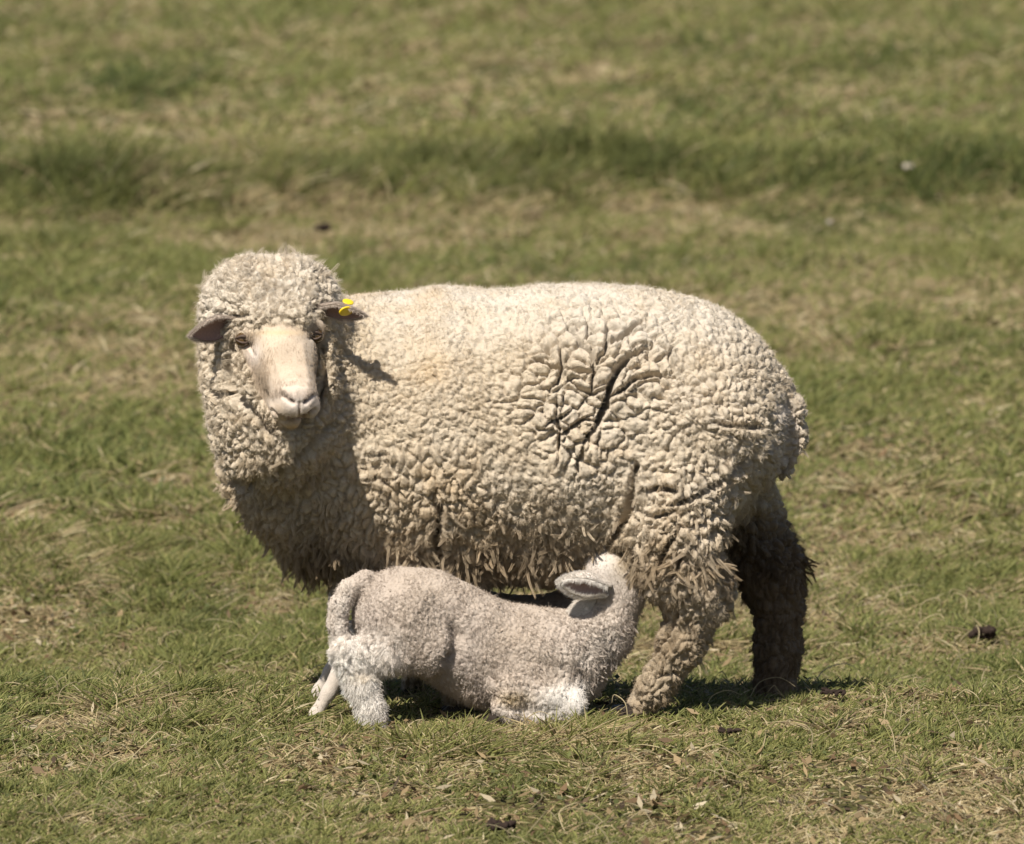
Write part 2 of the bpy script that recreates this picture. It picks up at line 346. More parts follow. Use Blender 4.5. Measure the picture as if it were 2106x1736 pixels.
def blades(n, ya, yb_, half, size, seed, power=1.0, inner=0):
    r = np.random.default_rng(seed)
    y = ya + (yb_ - ya) * r.uniform(0, 1, n) ** power
    u_ = r.uniform(-1, 1, n); x = (u_ if inner == 0 else np.sign(u_) * (inner + (half - inner) * np.abs(u_))) * (half if inner == 0 else 1) * (y + 14) / 14
    # clumping: half of the blades gather in tufts
    cl = 0.055 * size; tx, ty = np.round(x / cl) * cl, np.round(y / cl) * cl
    jx = (_f(_h(np.round(x / cl).astype(np.int64), np.round(y / cl).astype(np.int64), np.zeros(n, np.int64), 5)) - .5) * cl
    jy = (_f(_h(np.round(x / cl).astype(np.int64), np.round(y / cl).astype(np.int64), np.zeros(n, np.int64), 6)) - .5) * cl
    m = r.uniform(0, 1, n) < 0.45
    x = np.where(m, tx + jx + r.normal(0, cl * .16, n), x); y = np.where(m, ty + jy + r.normal(0, cl * .16, n), y)
    lush, dry, bare, bank = cover(x, y)
    keep = r.uniform(0, 1, n) > bare * 0.78
    x, y, lush, dry, bare, bank = [q[keep] for q in (x, y, lush, dry, bare, bank)]; n = len(x)
    p2 = np.stack([x, y, np.zeros(n)], 1)
    tuft = sstep(0.1, 0.7, vnoise(p2, 7.0, 44) * .6 + vnoise(p2, 2.2, 45) * .6)
    isdry = r.uniform(0, 1, n) < np.clip(0.26 + 0.03 * size + 0.56 * dry - 0.36 * lush + 0.35 * bare, 0.05, 0.9)
    L = size ** 0.45 * (0.020 + 0.018 * lush + 0.036 * tuft + 0.062 * bank) * r.uniform(0.5, 1.35, n) * (1 - .45 * bare)
    flat = np.where(isdry, r.uniform(0.5, 1.9, n), r.uniform(0.15, 0.95, n)) * (1 - 0.4 * bank)
    az = r.uniform(0, 2 * np.pi, n) + 1.2 * vnoise(p2, 4, 46)
    dx, dy = np.cos(az) * flat + 0.18, np.sin(az) * flat + 0.05
    up = 1 / np.sqrt(1 + dx * dx + dy * dy)
    z = terrain(x, y) - 0.003
    t = np.array([0, 0.35, 0.7, 1.0])
    bx = dx[:, None] * (t + 0.9 * t ** 2) * up[:, None]; by = dy[:, None] * (t + 0.9 * t ** 2) * up[:, None]
    bz = (t[None] * (1.05 - 0.33 * np.minimum(flat, 1.6)[:, None] * t[None])) * (0.35 + 0.65 * up[:, None])
    pts = np.stack([x[:, None] + bx * L[:, None], y[:, None] + by * L[:, None], z[:, None] + bz * L[:, None]], 2)
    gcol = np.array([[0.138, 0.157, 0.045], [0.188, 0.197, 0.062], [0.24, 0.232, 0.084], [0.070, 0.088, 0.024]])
    dcol = np.array([[0.40, 0.325, 0.18], [0.33, 0.26, 0.14], [0.50, 0.43, 0.27], [0.24, 0.18, 0.105]])
    gi = r.choice(4, n, p=[.35, .30, .20, .15]); di = r.choice(4, n, p=[.4, .3, .12, .18])
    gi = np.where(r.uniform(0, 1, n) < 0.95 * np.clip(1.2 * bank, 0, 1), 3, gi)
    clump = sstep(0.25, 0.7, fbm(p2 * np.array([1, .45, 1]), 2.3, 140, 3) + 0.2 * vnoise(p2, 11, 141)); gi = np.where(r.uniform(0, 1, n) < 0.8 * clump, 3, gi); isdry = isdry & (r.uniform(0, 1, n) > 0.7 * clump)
    yellow = np.clip(0.5 + 0.5 * vnoise(p2, 0.7, 47) - 0.25 * lush, 0, 1)[:, None]
    gc = gcol[gi] * (1 - 0.45 * yellow) + np.array([[0.26, 0.235, 0.08]]) * 0.45 * yellow
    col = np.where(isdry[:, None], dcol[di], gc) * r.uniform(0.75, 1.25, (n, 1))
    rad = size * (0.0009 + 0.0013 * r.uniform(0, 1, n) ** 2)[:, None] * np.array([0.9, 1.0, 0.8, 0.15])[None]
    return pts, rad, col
def stalks(n, seed):
    """long dry bents lying over the turf"""
    r = np.random.default_rng(seed)
    y = r.uniform(-1.9, 4.0, n); x = r.uniform(-1, 1, n) * 1.7 * (y + 14) / 14
    az = r.uniform(0, 2 * np.pi, n); L = r.uniform(0.03, 0.10, n); t = np.array([0, .33, .66, 1.0])
    lift = r.uniform(0.004, 0.05, n); z = terrain(x, y)
    pts = np.stack([x[:, None] + np.cos(az)[:, None] * t * L[:, None] + r.normal(0, .006, (n, 4)), y[:, None] + np.sin(az)[:, None] * t * L[:, None] + r.normal(0, .006, (n, 4)),
                    z[:, None] + 0.008 + lift[:, None] * np.sin(t * 2.4)[None]], 2)
    col = np.array([[0.42, 0.35, 0.21]]) * r.uniform(0.5, 1.25, (n, 1))
    return pts, (0.0009 * np.ones(n)[:, None] * np.array([1, 1, .8, .3])[None]), col
sets = [blades(330000, -2.1, 3.2, 1.45, 1.0, 1), blades(170000, 3.0, 11.5, 1.35, 1.55, 2, 1.15), blades(140000, 11.0, 44.0, 1.25, 2.5, 3, 1.3)]
sets.append(stalks(1500, 4))
sets.append(blades(260000, -3.0, 12.0, 5.0, 1.7, 5, 1.0, 1.35)); sets.append(blades(120000, 11.0, 60.0, 4.5, 3.2, 6, 1.2, 1.2))
for nme, st_, lb in (('short_turf', sets[0], 'short green and straw-coloured turf around the animals'), ('meadow_grass', sets[1], 'rough grass of the pasture rising towards the bank'),
                     ('far_grass', sets[2], 'soft patchy grass beyond the low bank'), ('dry_stalks', sets[3], 'loose dry straw stalks lying over the turf'),
                     ('side_grass', sets[4], 'rough pasture grass to either side of the animals'), ('outer_grass', sets[5], 'rough pasture grass spreading away to either side beyond the bank')):
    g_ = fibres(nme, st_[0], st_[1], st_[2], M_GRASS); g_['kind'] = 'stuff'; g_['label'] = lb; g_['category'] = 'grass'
def flakes(n, kind, seed):
    """leaf litter (curled dry scraps) or small broad leaves of weeds between the grass"""
    r = np.random.default_rng(seed); m = n * 3
    y = r.uniform(-1.8, 5.0, m); x = r.uniform(-1, 1, m) * 1.5 * (y + 14) / 14
    lush, dry, bare, bank = cover(x, y); p = np.stack([x, y, 0 * x], 1)
    wgt = (0.04 + np.clip(dry - .6, 0, 1) + 1.3 * bare) if kind == 'litter' else np.clip(0.02 + 1.2 * sstep(0.15, 0.6, vnoise(p, 3.1, 120)) * np.clip(lush, 0, 1), 0, 2)
    pick = r.choice(m, n, replace=False, p=wgt / wgt.sum()); x, y = x[pick], y[pick]
    z = terrain(x, y) + (r.uniform(0.002, 0.022, n) if kind == 'litter' else r.uniform(0.008, 0.03, n))
    a = r.uniform(0, 2 * np.pi, n); L = r.uniform(0.006, 0.020, n) if kind == 'litter' else r.uniform(0.004, 0.009, n); W = L * (r.uniform(.15, .45, n) if kind == 'litter' else r.uniform(.5, .8, n))
    t = np.stack([np.cos(a), np.sin(a), r.uniform(-.5, .7, n)], 1); t /= np.linalg.norm(t, axis=1)[:, None]
    sd = np.cross(t, np.stack([r.normal(0, .35, n), r.normal(0, .35, n), np.ones(n)], 1)); sd /= np.linalg.norm(sd, axis=1)[:, None]
    up = np.cross(sd, t); c = np.stack([x, y, z], 1); cl = (r.uniform(-.5, .5, n) * L)[:, None]
    V = np.stack([c - t * L[:, None], c + sd * W[:, None] + up * cl * .4, c + t * L[:, None] + up * cl, c - sd * W[:, None] + up * cl * .4], 1).reshape(-1, 3)
    Fq = np.arange(4 * n).reshape(n, 4)
    base = np.array([[0.30, 0.22, 0.12], [0.17, 0.11, 0.06], [0.45, 0.38, 0.26], [0.08, 0.055, 0.035]])[r.choice(4, n, p=[.4, .3, .15, .15])] if kind == 'litter' else np.array([[0.12, 0.135, 0.045], [0.165, 0.17, 0.06], [0.095, 0.11, 0.04]])[r.choice(3, n)]
    return V, Fq, np.repeat(base * r.uniform(.7, 1.2, (n, 1)), 4, 0)
for nme, kind, n_, lb, ct in (('leaf_litter', 'litter', 9000, 'scraps of dry brown leaf and straw scattered in the turf', 'leaf litter'), ('clover', 'weed', 9000, 'small round clover leaves growing low between the grass', 'clover')):
    V_, F_, c_ = flakes(n_, kind, 77 + n_ + len(nme))
    g_ = np_mesh(nme, V_, F_, M_GRASS, None, {'tint': c_}, False); g_['kind'] = 'stuff'; g_['label'] = lb; g_['category'] = ct
lap('grass')
# ------------------------------------------------------------------ the ewe
def E(px, py, y): return P(px, py, y)
def D(r): return r / S
CRACKS = [([(1308, 716), (1290, 735), (1270, 759), (1258, 786), (1247, 833), (1229, 875), (1202, 913)], 6.5, 0.034),
          ([(1389, 774), (1350, 768), (1324, 770), (1306, 777), (1288, 792), (1264, 810), (1247, 833)], 4.5, 0.026),
          ([(1087, 733), (1110, 738), (1131, 747), (1155, 753), (1193, 759), (1220, 766), (1232, 756)], 4.0, 0.024),
          ([(1220, 715), (1223, 759), (1217, 777), (1223, 809)], 3.2, 0.018),
          ([(1150, 690), (1156, 732), (1155, 752), (1146, 786), (1128, 800)], 3.2, 0.018),
          ([(1146, 806), (1143, 851), (1152, 889), (1149, 925), (1146, 960)], 3.0, 0.016),
          ([(1167, 771), (1190, 795), (1223, 809), (1247, 795), (1258, 783)], 3.6, 0.020),
          ([(1168, 660), (1176, 682), (1211, 712), (1220, 729), (1221, 760)], 3.2, 0.017),
          ([(1324, 656), (1291, 673), (1276, 691), (1259, 706)], 4.0, 0.020),
          ([(1250, 660), (1247, 718), (1235, 729), (1224, 757)], 3.0, 0.016),
          ([(1352, 705), (1327, 712), (1300, 729)], 3.4, 0.018),
          ([(1386, 700), (1378, 735), (1388, 770)], 2.6, 0.013),
          ([(1120, 880), (1135, 862), (1160, 856), (1180, 838)], 3.0, 0.015),
          ([(1202, 913), (1190, 950), (1196, 985)], 3.4, 0.016),
          ([(1150, 905), (1172, 880), (1200, 860), (1229, 872)], 2.8, 0.014),
          ([(1100, 690), (1118, 712), (1140, 720)], 2.6, 0.012),
          ([(1112, 655), (1130, 672), (1150, 690)], 2.6, 0.012),
          ([(1205, 640), (1210, 668), (1206, 700)], 2.4, 0.010),
          ([(755, 937), (800, 935)], 3.6, 0.016), ([(740, 990), (775, 985), (800, 1000)], 3.0, 0.014),
          ([(890, 1015), (905, 1060), (895, 1120), (905, 1180)], 6.0, 0.030),
          ([(1300, 1000), (1285, 1060), (1262, 1105), (1240, 1135)], 6.5, 0.030),
          ([(1310, 950), (1300, 1000)], 5.0, 0.024),
          ([(1322, 1010), (1360, 1006), (1400, 1012)], 4.5, 0.022),
          ([(1370, 1040), (1420, 1030), (1470, 1005), (1500, 985)], 5.0, 0.024),
          ([(1300, 1050), (1345, 1062), (1390, 1050)], 3.6, 0.016),
          ([(1400, 1090), (1370, 1130), (1345, 1180), (1330, 1215)], 5.0, 0.022),
          ([(1440, 1120), (1400, 1160), (1375, 1200)], 4.4, 0.018),
          ([(1390, 1270), (1375, 1295), (1352, 1330), (1325, 1362)], 3.6, 0.016),
          ([(1345, 1395), (1385, 1390), (1410, 1396)], 3.0, 0.012),
          ([(1460, 865), (1500, 872), (1540, 876), (1580, 880)], 5.0, 0.020),
          ([(1500, 985), (1535, 960), (1560, 930)], 5.0, 0.02),
          ([(1586, 845), (1596, 900), (1580, 965)], 6.0, 0.03),
          # the deep fold between cheek and neck ruff, and below the jaw
          ([(470, 700), (465, 745), (467, 790), (480, 815), (510, 838), (545, 880), (580, 905)], 8.5, 0.040),
          ([(664, 700), (668, 760), (664, 810), (655, 850)], 7.0, 0.026),
          ([(418, 790), (440, 812), (470, 812)], 6.0, 0.022),
          ([(630, 640), (650, 634), (668, 622)], 5.0, 0.014),
          ([(455, 655), (480, 652), (510, 640)], 4.5, 0.010),
          ([(430, 985), (500, 1002), (570, 985), (640, 925), (690, 868)], 9.0, 0.026)]
x0, x1 = P(372, 868, 0)[0], P(1690, 868, 0)[0]
hx = P(770, 868, 0)[0]
zt = P(560, 495, -0.2)[2]; zh = P(560, 915, -0.3)[2]
F = Field(axis((x0, hx, 0.0021), (hx, x1, 0.0026)), axis((-0.475, -0.19, 0.0025), (-0.19, 0.36, 0.0045)),
          axis((-0.03, zh, 0.0026), (zh, zt, 0.0021)))
FACE = Field(*F.ax)
def B(px, py, y, r): return (E(px, py, y), D(r))
WK = 0.05
F.chain([B(1388, 852, 0, 230), B(1330, 856, 0, 258), B(1160, 884, 0, 290), B(900, 892, 0, 288), B(752, 897, 0, 265)], WK, 0.9)
F.chain([B(752, 897, 0, 265), B(640, 940, -0.01, 190)], WK, 0.82)
F.chain([B(640, 960, -0.02, 175), B(655, 1095, -0.03, 88)], WK, 0.85)
F.ball(E(765, 1060, -0.05), D(130), WK, 0.9)
F.chain([B(1320, 1020, -0.06, 120), B(1150, 1080, -0.03, 110), B(850, 1090, -0.04, 108)], WK)
for sgn in (-1, 1):                                                     # hams
    F.chain([B(1430, 900, 0.09 * sgn, 170), B(1405, 985, 0.115 * sgn, 125)], WK)
F.chain([B(1400, 985, -.12, 130), B(1388, 1090, -.145, 106), B(1402, 1170, -.15, 86), B(1440, 1222, -.15, 66)], 0.04)
F.chain([B(1442, 1215, -.15, 66), B(1402, 1322, -.145, 50), B(1348, 1412, -.14, 42), B(1322, 1448, -.135, 34)], 0.02)
F.chain([B(1326, 1446, -.135, 34), B(1296, 1474, -.135, 19)], 0.012)
F.chain([B(1497, 1205, -.15, 20), B(1478, 1250, -.148, 24)], 0.025)
F.chain([B(1470, 960, .11, 130), B(1545, 1065, .14, 66), B(1580, 1165, .145, 74), B(1600, 1245, .145, 58)], 0.035)
F.chain([B(1600, 1235, .145, 58), B(1597, 1330, .145, 52), B(1595, 1438, .145, 46)], 0.02)
F.chain([B(1500, 1020, .10, 60), B(1540, 1120, .14, 55)], 0.03)
F.chain([B(1578, 785, 0, 44), B(1628, 850, 0, 36), B(1636, 908, 0, 31), B(1614, 972, 0, 24)], 0.010)
F.chain([B(1520, 830, 0, 70), B(1545, 920, 0, 50)], 0.04)
F.chain([B(930, 1080, -.09, 95), B(945, 1190, -.085, 48), B(942, 1320, -.08, 32), B(936, 1440, -.08, 30)], 0.03)
F.chain([B(880, 1080, .13, 95), B(872, 1200, .155, 48), B(862, 1310, .16, 34), B(850, 1420, .16, 32)], 0.03)
# neck, ruff and woolly head
F.chain([B(745, 800, -.02, 185), B(640, 790, -.09, 165)], WK)
F.chain([B(560, 735, -.148, 157), B(566, 850, -.182, 144)], 0.04)
F.chain([B(566, 850, -.182, 130), B(532, 918, -.188, 80)], 0.04)
F.chain([B(524, 636, -.185, 118), B(594, 632, -.185, 113)], 0.04)
F.chain([B(540, 652, -.262, 56), B(604, 648, -.262, 52)], 0.025)
F.chain([B(548, 655, -.300, 34), B(608, 652, -.300, 32)], 0.015)
F.chain([B(497, 740, -.272, 27), B(505, 790, -.280, 31), B(542, 848, -.288, 26)], 0.012)   # woolly cheek
F.chain([B(668, 720, -.262, 20), B(672, 790, -.262, 26), B(650, 850, -.275, 20)], 0.015)
F.v[:] = F.v
# bare face
FK = 0.018
FACE.chain([B(577, 692, -.276, 67), B(588, 738, -.314, 57), B(604, 806, -.370, 44)], FK)
FACE.chain([B(566, 780, -.285, 44), B(592, 840, -.324, 29), B(600, 864, -.338, 17)], FK)
FACE.chain([B(604, 806, -.370, 44), B(613, 818, -.385, 33)], 0.01)
FACE.ball(E(614, 812, -.395), D(22), 0.014)
FACE.chain([B(583, 838, -.374, 28), B(600, 832, -.389, 24)], 0.012); FACE.chain([B(633, 835, -.374, 25), B(622, 831, -.389, 23)], 0.012)
FACE.chain([B(498, 684, -.276, 16), B(516, 676, -.288, 17)], 0.014); FACE.chain([B(652, 672, -.276, 15), B(636, 668, -.288, 16)], 0.014)
FACE.ball(E(506, 708, -.262), D(24), 0.02); FACE.ball(E(645, 700, -.262), D(21), 0.02)
FACE.chain([B(512, 722, -.282, 14), B(530, 748, -.296, 12)], 0.014)
lap('ewe field')
v = smin(F.v, FACE.v, 0.008)
verts, faces = surface_nets(F.ax, v); del v
lap('ewe nets %d' % len(verts))
verts = smooth(verts, faces, 2, 0.5)
nrm = normals(verts, faces)
sn = smooth(nrm, faces, 6, 0.6); sn /= np.linalg.norm(sn, axis=1)[:, None]
fb, ff = F.at(verts), FACE.at(verts)
WOOL = sstep(-0.002, 0.004, ff - fb)                    # 1 on fleece, 0 on the bare face
WOOL = np.clip(smooth(WOOL[:, None], faces, 2, 0.5)[:, 0], 0, 1)
px, py = proj(verts)
near = sstep(0.15, -0.25, nrm[:, 1]) if False else 1 - sstep(-0.2, 0.15, nrm[:, 1])
g = lambda cx, cy, rx, ry: np.exp(-(((px - cx) / rx) ** 2 + ((py - cy) / ry) ** 2))
head = sstep(730, 690, px) if False else (1 - sstep(690, 740, px)) * (1 - sstep(900, 960, py))
legs = sstep(1165, 1215, py)
belly = sstep(980, 1090, py) * (1 - legs)
star = g(1230, 785, 240, 215) * (1 + 0.35 * vnoise(verts, 9, 66))
ham = sstep(1270, 1400, px) * sstep(900, 980, py) * (1 - sstep(1090, 1180, py))
rump = sstep(1280, 1400, px) * (1 - sstep(900, 980, py))
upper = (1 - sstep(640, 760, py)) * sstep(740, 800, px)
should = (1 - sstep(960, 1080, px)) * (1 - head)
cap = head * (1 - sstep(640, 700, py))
wv = verts + 0.010 * vnoise3(verts, 28, 3) + 0.004 * vnoise3(verts, 80, 4)
sq = np.array([1.0, 0.8, 0.5])
A1, A2, _ = voronoi(wv, 0.031, 11)
B1, B2, rb = voronoi(wv, 0.0185, 23)
C1, C2, rc_ = voronoi(wv * sq, 0.0158, 37)
G1, G2, _ = voronoi(verts + 0.003 * vnoise3(verts, 120, 6), 0.0085, 41)
def pil(f1, f2, wd): return -np.exp(-((f2 - f1) / wd))
lock = np.clip(0.55 * belly + 0.7 * legs + 0.75 * ham + 0.5 * sstep(860, 960, py) * should * (1 - head) + 0.35 * sstep(850, 930, py), 0, 1)
SC = sstep(0.35, 0.8, star); KS = 1 - 0.55 * SC
d = 0.0
d = d + pil(A1, A2, 0.11) * (0.020 * SC + 0.004 * rump * (1 - upper) + 0.005 * belly + 0.004 * legs + 0.002 + 0.007 * ham + 0.004 * head)
d = d + pil(B1, B2, 0.12) * (1 - lock) * (0.0068 + 0.004 * star + 0.0020 * rump - 0.0035 * upper + 0.003 * head - 0.001 * should * (1 - head)) * 1.2 * KS
d = d + (0.6 - B1) * (1 - lock) * (0.0020 + 0.0010 * rump + 0.0006 * star + 0.001 * head)
d = d + pil(C1, C2, 0.14) * lock * (0.013 - 0.004 * legs + 0.003 * ham) + (0.6 - C1) * lock * 0.0032
d = d + pil(G1, G2, 0.3) * KS * (0.0016 + 0.0022 * should * (1 - lock) + 0.0016 * cap) + (0.6 - G1) * 0.0014
d = d + 0.0030 * KS * fbm(verts, 22, 8, 3) + 0.006 * fbm(verts, 8, 15, 2)
for pts, wd, dep in CRACKS:
    wob = 3.2 * vnoise(verts, 55, 71)
    ds, tt = seg_dist(px + wob, py + 3.2 * vnoise(verts, 55, 72), pts)
    tap = np.minimum(1, 0.35 + 3.0 * np.minimum(tt, 1 - tt))
    d = d - 1.6 * dep * np.exp(-(ds / (wd * tap)) ** 4) * near * tap
    d = d + 0.003 * np.exp(-((ds - 2.6 * wd) / (1.4 * wd)) ** 2) * near * (dep > 0.012)
d = d * WOOL + 0.0006 * (1 - WOOL) * fbm(verts, 60, 2, 2)
# face: nostrils, mouth, lip cleft, eye hollows, tear gland, nasal bone edges
def carve(pts, wd, dep):
    global d
    ds, tt = seg_dist(px, py, pts); d = d - dep * np.exp(-(ds / wd) ** 2) * (1 - WOOL) * near
carve([(582, 812), (590, 819), (602, 828)], 4.2, 0.010); carve([(645, 810), (638, 819), (628, 828)], 4.2, 0.010)
carve([(616, 828), (617, 846), (614, 858)], 2.6, 0.0045)
carve([(558, 844), (570, 856), (588, 864), (608, 862), (630, 857), (647, 843)], 3.4, 0.009)
carve([(578, 862), (596, 866), (612, 866), (630, 860)], 5.5, 0.009)
carve([(488, 701), (500, 704), (514, 706)], 7, 0.004); carve([(640, 694), (656, 692)], 6, 0.004)
carve([(512, 712), (524, 730)], 3.5, 0.003)
carve([(560, 715), (575, 770), (585, 800)], 6, -0.002); carve([(622, 712), (630, 760), (634, 795)], 6, -0.002)
carve([(583, 795), (612, 792), (638, 796)], 3, 0.0012); carve([(590, 785), (612, 781), (636, 786)], 3, -0.0012)
carve([(545, 800), (560, 830)], 6, 0.002)
verts2 = verts + sn * d[:, None]
verts2 = smooth(verts2, faces, 1, 0.22)
# colour of the coat: cream fleece, yellower yolk stain, dirt low down, pinkish muzzle; plus painted highlights and shade
n1 = fbm(verts, 7, 31, 3)[:, None]; n2 = fbm(verts, 30, 33, 2)[:, None]
cream = np.array([0.49, 0.405, 0.295]); pale = np.array([0.58, 0.525, 0.45]); yolk = np.array([0.47, 0.35, 0.21]); dirt = np.array([0.22, 0.16, 0.095])
mixc = lambda a, b, t: a * (1 - t) + b * t
tint = mixc(cream[None], pale[None], np.clip(0.35 + 0.5 * n1 + 0.5 * upper[:, None] + 0.3 * cap[:, None], 0, 1))  # paler along the back: top highlights painted into the wool
tint = mixc(tint, yolk[None], np.clip(0.35 * n2 + 0.5 * n1 * (1 - upper[:, None]) + 0.35 * (should * (1 - head))[:, None] * (0.5 + n1) + 0.2 * belly[:, None], 0, 0.7))
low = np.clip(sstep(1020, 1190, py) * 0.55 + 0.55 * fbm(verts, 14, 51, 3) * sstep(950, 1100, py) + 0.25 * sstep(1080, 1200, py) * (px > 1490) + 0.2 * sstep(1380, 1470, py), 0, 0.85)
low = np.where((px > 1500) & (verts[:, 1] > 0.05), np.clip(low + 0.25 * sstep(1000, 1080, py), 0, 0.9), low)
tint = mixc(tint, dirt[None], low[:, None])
leg_shade = np.where((px > 1490) & (verts[:, 1] > 0.06), sstep(1010, 1120, py) * (1 - 0.5 * sstep(1370, 1420, py) * (px > 1590)), 0.0)  # far hind leg's shade painted into the wool, lighter at its sunlit lower edge
tint = mixc(tint, np.array([[0.115, 0.08, 0.05]]), (0.85 * leg_shade)[:, None])
skin = np.array([0.455, 0.37, 0.285]); pinkw = np.array([0.62, 0.545, 0.49])
muz = np.clip(g(612, 828, 48, 34) + 0.9 * g(520, 730, 16, 22) + 0.4 * g(505, 672, 20, 10), 0, 1)[:, None]
ft = mixc(skin[None] * (1 + 0.22 * n2), pinkw[None], muz)
ft = mixc(ft, np.array([[0.50, 0.36, 0.20]]), (0.55 * g(575, 684, 55, 6) + 0.9 * g(600, 882, 30, 15) + 0.25 * g(575, 840, 14, 14))[:, None].clip(0, .8))
ft = mixc(ft, np.array([[0.16, 0.10, 0.08]]), np.clip(np.exp(-(seg_dist(px, py, [(583, 813), (602, 828)])[0] / 3.6) ** 2) + np.exp(-(seg_dist(px, py, [(644, 811), (628, 828)])[0] / 3.6) ** 2)
          + 0.7 * np.exp(-(seg_dist(px, py, [(616, 830), (615, 856)])[0] / 2.0) ** 2) + 0.8 * np.exp(-(seg_dist(px, py, [(566, 853), (588, 863), (608, 864), (630, 858), (644, 847)])[0] / 2.6) ** 2), 0, 0.85)[:, None])
tint = mixc(tint, np.array([[0.56, 0.49, 0.43]]), (0.8 * np.exp(-(seg_dist(px, py, [(1620, 850), (1632, 900), (1612, 970)])[0] / 22) ** 2) * (px > 1590))[:, None])
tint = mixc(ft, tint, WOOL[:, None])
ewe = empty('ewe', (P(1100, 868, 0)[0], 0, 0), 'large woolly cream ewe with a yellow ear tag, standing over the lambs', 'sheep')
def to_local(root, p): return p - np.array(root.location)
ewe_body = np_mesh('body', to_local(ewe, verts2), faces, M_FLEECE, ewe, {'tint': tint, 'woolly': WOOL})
lap('ewe body %d faces' % len(faces))

# fleece fibres standing out of the wool
EN = normals(verts2, faces)
def grow(root, name, n, weight, length, radius, mat, vs, nm, tn, droop=0.3, curl=0.5, k=4, bright=0.0, seed=0, lie=None, ns=1.0, wave=0.0):
    r = np.random.default_rng(seed)
    wt = np.maximum(weight, 0); pick = r.choice(len(vs), n, p=wt / wt.sum())
    base = vs[pick] + r.normal(0, 0.0010, (n, 3)); nn = nm[pick]
    L = (length[pick] if isinstance(length, np.ndarray) else length) * r.uniform(0.45, 1.25, n)
    flow = vnoise3(base, 45, seed + 5) * curl + r.normal(0, 0.35 * curl, (n, 3))
    dirn = nn * ns + flow + np.array([0, 0, -1.0]) * droop
    if lie is not None: dirn = dirn + lie
    dirn /= np.linalg.norm(dirn, axis=1)[:, None]
    bend = np.cross(dirn, r.normal(0, 1, (n, 3))) * 0.35 * curl + np.array([0, 0, -0.45]) * droop
    t = np.linspace(0, 1, k)
    pts = base[:, None, :] + (dirn[:, None, :] * t[None, :, None] + bend[:, None, :] * (t ** 2)[None, :, None]) * L[:, None, None]
    pts -= nn[:, None, :] * 0.0012
    if wave: pts += wave * np.cross(dirn, nn)[:, None, :] * np.sin(t * 11 + r.uniform(0, 6, (n, 1)))[:, :, None] + np.maximum(0, 0.5 - ns) * nn[:, None, :] * 0.003 * np.sin(t * np.pi)[None, :, None]
    col = np.clip(tn[pick] * (1 + bright + r.normal(0, 0.07, (n, 1))), 0, 0.9)
    rad = radius * (1 - 0.75 * t ** 1.5)
    return fibres(name, to_local(root, pts), rad, col, mat, root)
fa = np.bincount(faces.ravel(), minlength=len(verts2))
area = np.linalg.norm(np.cross(verts2[faces[:, 2]] - verts2[faces[:, 0]], verts2[faces[:, 3]] - verts2[faces[:, 1]]), axis=1)
va = sum(np.bincount(faces[:, k], area, len(verts2)) for k in range(4))
seen = 0.35 + 0.65 * (EN[:, 1] < 0.35)
high = sstep(-0.012, 0.0, d) * (1 - 0.45 * SC)
len_map = 0.0048 + 0.001 * belly + 0.0010 * head * sstep(0.2, 0.8, WOOL)
grow(ewe, 'fleece_fibres', 115000, va * seen * high * WOOL, len_map * 1.5 * (1 - 0.55 * SC), 0.00030, M_FIBRE, verts2, EN, tint, 0.25, 1.1, 6, 0.03, seed=3, ns=0.45, wave=0.0009)
topm_ = cap * sstep(0.25, 0.6, sn[:, 2]) * WOOL
grow(ewe, 'stray_fibres', 40000, va * seen * high * WOOL, 0.008 + 0.004 * topm_, 0.0002, M_FIBRE, verts2, EN, tint, 0.1, 0.7, 4, 0.08, seed=33)
topm = cap * sstep(0.25, 0.6, sn[:, 2]) * WOOL
def locks(root, name, nl, per, weight, length, spread, radius, mat, vs, nm, tn, droop, curl, seed, k=6, taper=0.7):
    """tapering wool locks: strands that start apart and run together at the tip"""
    r = np.random.default_rng(seed); wt = np.maximum(weight, 0); pick = r.choice(len(vs), nl, p=wt / wt.sum())
    c = vs[pick]; nn = nm[pick]; L = (length[pick] if isinstance(length, np.ndarray) else length) * r.uniform(0.5, 1.3, nl)
    dr = nn * 0.8 + vnoise3(c, 30, seed + 1) * curl + r.normal(0, 0.25 * curl, (nl, 3)) + np.array([0, 0, -1.0]) * droop
    dr /= np.linalg.norm(dr, axis=1)[:, None]
    bend = np.cross(dr, r.normal(0, 1, (nl, 3))) * 0.55 * curl + np.array([0, 0, -0.5]) * droop
    t = np.linspace(0, 1, k)
    axis_ = c[:, None] - nn[:, None] * 0.004 + (dr[:, None] * t[None, :, None] + bend[:, None] * (t ** 2)[None, :, None]) * L[:, None, None]
    off = r.normal(0, 1, (nl, per, 3)) * spread
    env = (1 - taper * t ** 1.3)
    pts = axis_[:, None] + off[:, :, None] * env[None, None, :, None] + 0.12 * spread * np.sin(t * 16 + r.uniform(0, 6, (nl, per, 1)))[..., None] * r.normal(0, 1, (nl, per, 1, 3))
    pts = pts.reshape(nl * per, k, 3)
    col = np.clip(np.repeat(tn[pick] * (1 + r.normal(0, 0.08, (nl, 1))), per, 0) * (1 + r.normal(0, 0.05, (nl * per, 1))), 0, .9)
    return fibres(name, to_local(root, pts), radius * (1 - 0.6 * t ** 2), col, mat, root)
fringe = WOOL * (belly * (0.25 * sstep(1020, 1090, py) + sstep(1090, 1160, py)) + 0.7 * sstep(900, 1000, py) * (1 - sstep(640, 760, px)) + 0.10 * legs + 0.25 * ham)
locks(ewe, 'wool_locks', 2400, 12, va * fringe * seen, 0.014 + 0.014 * belly * sstep(1100, 1170, py), 0.0021, 0.0004, M_FIBRE, verts2, EN, tint, 0.75, 0.9, 9, 7, 0.45)
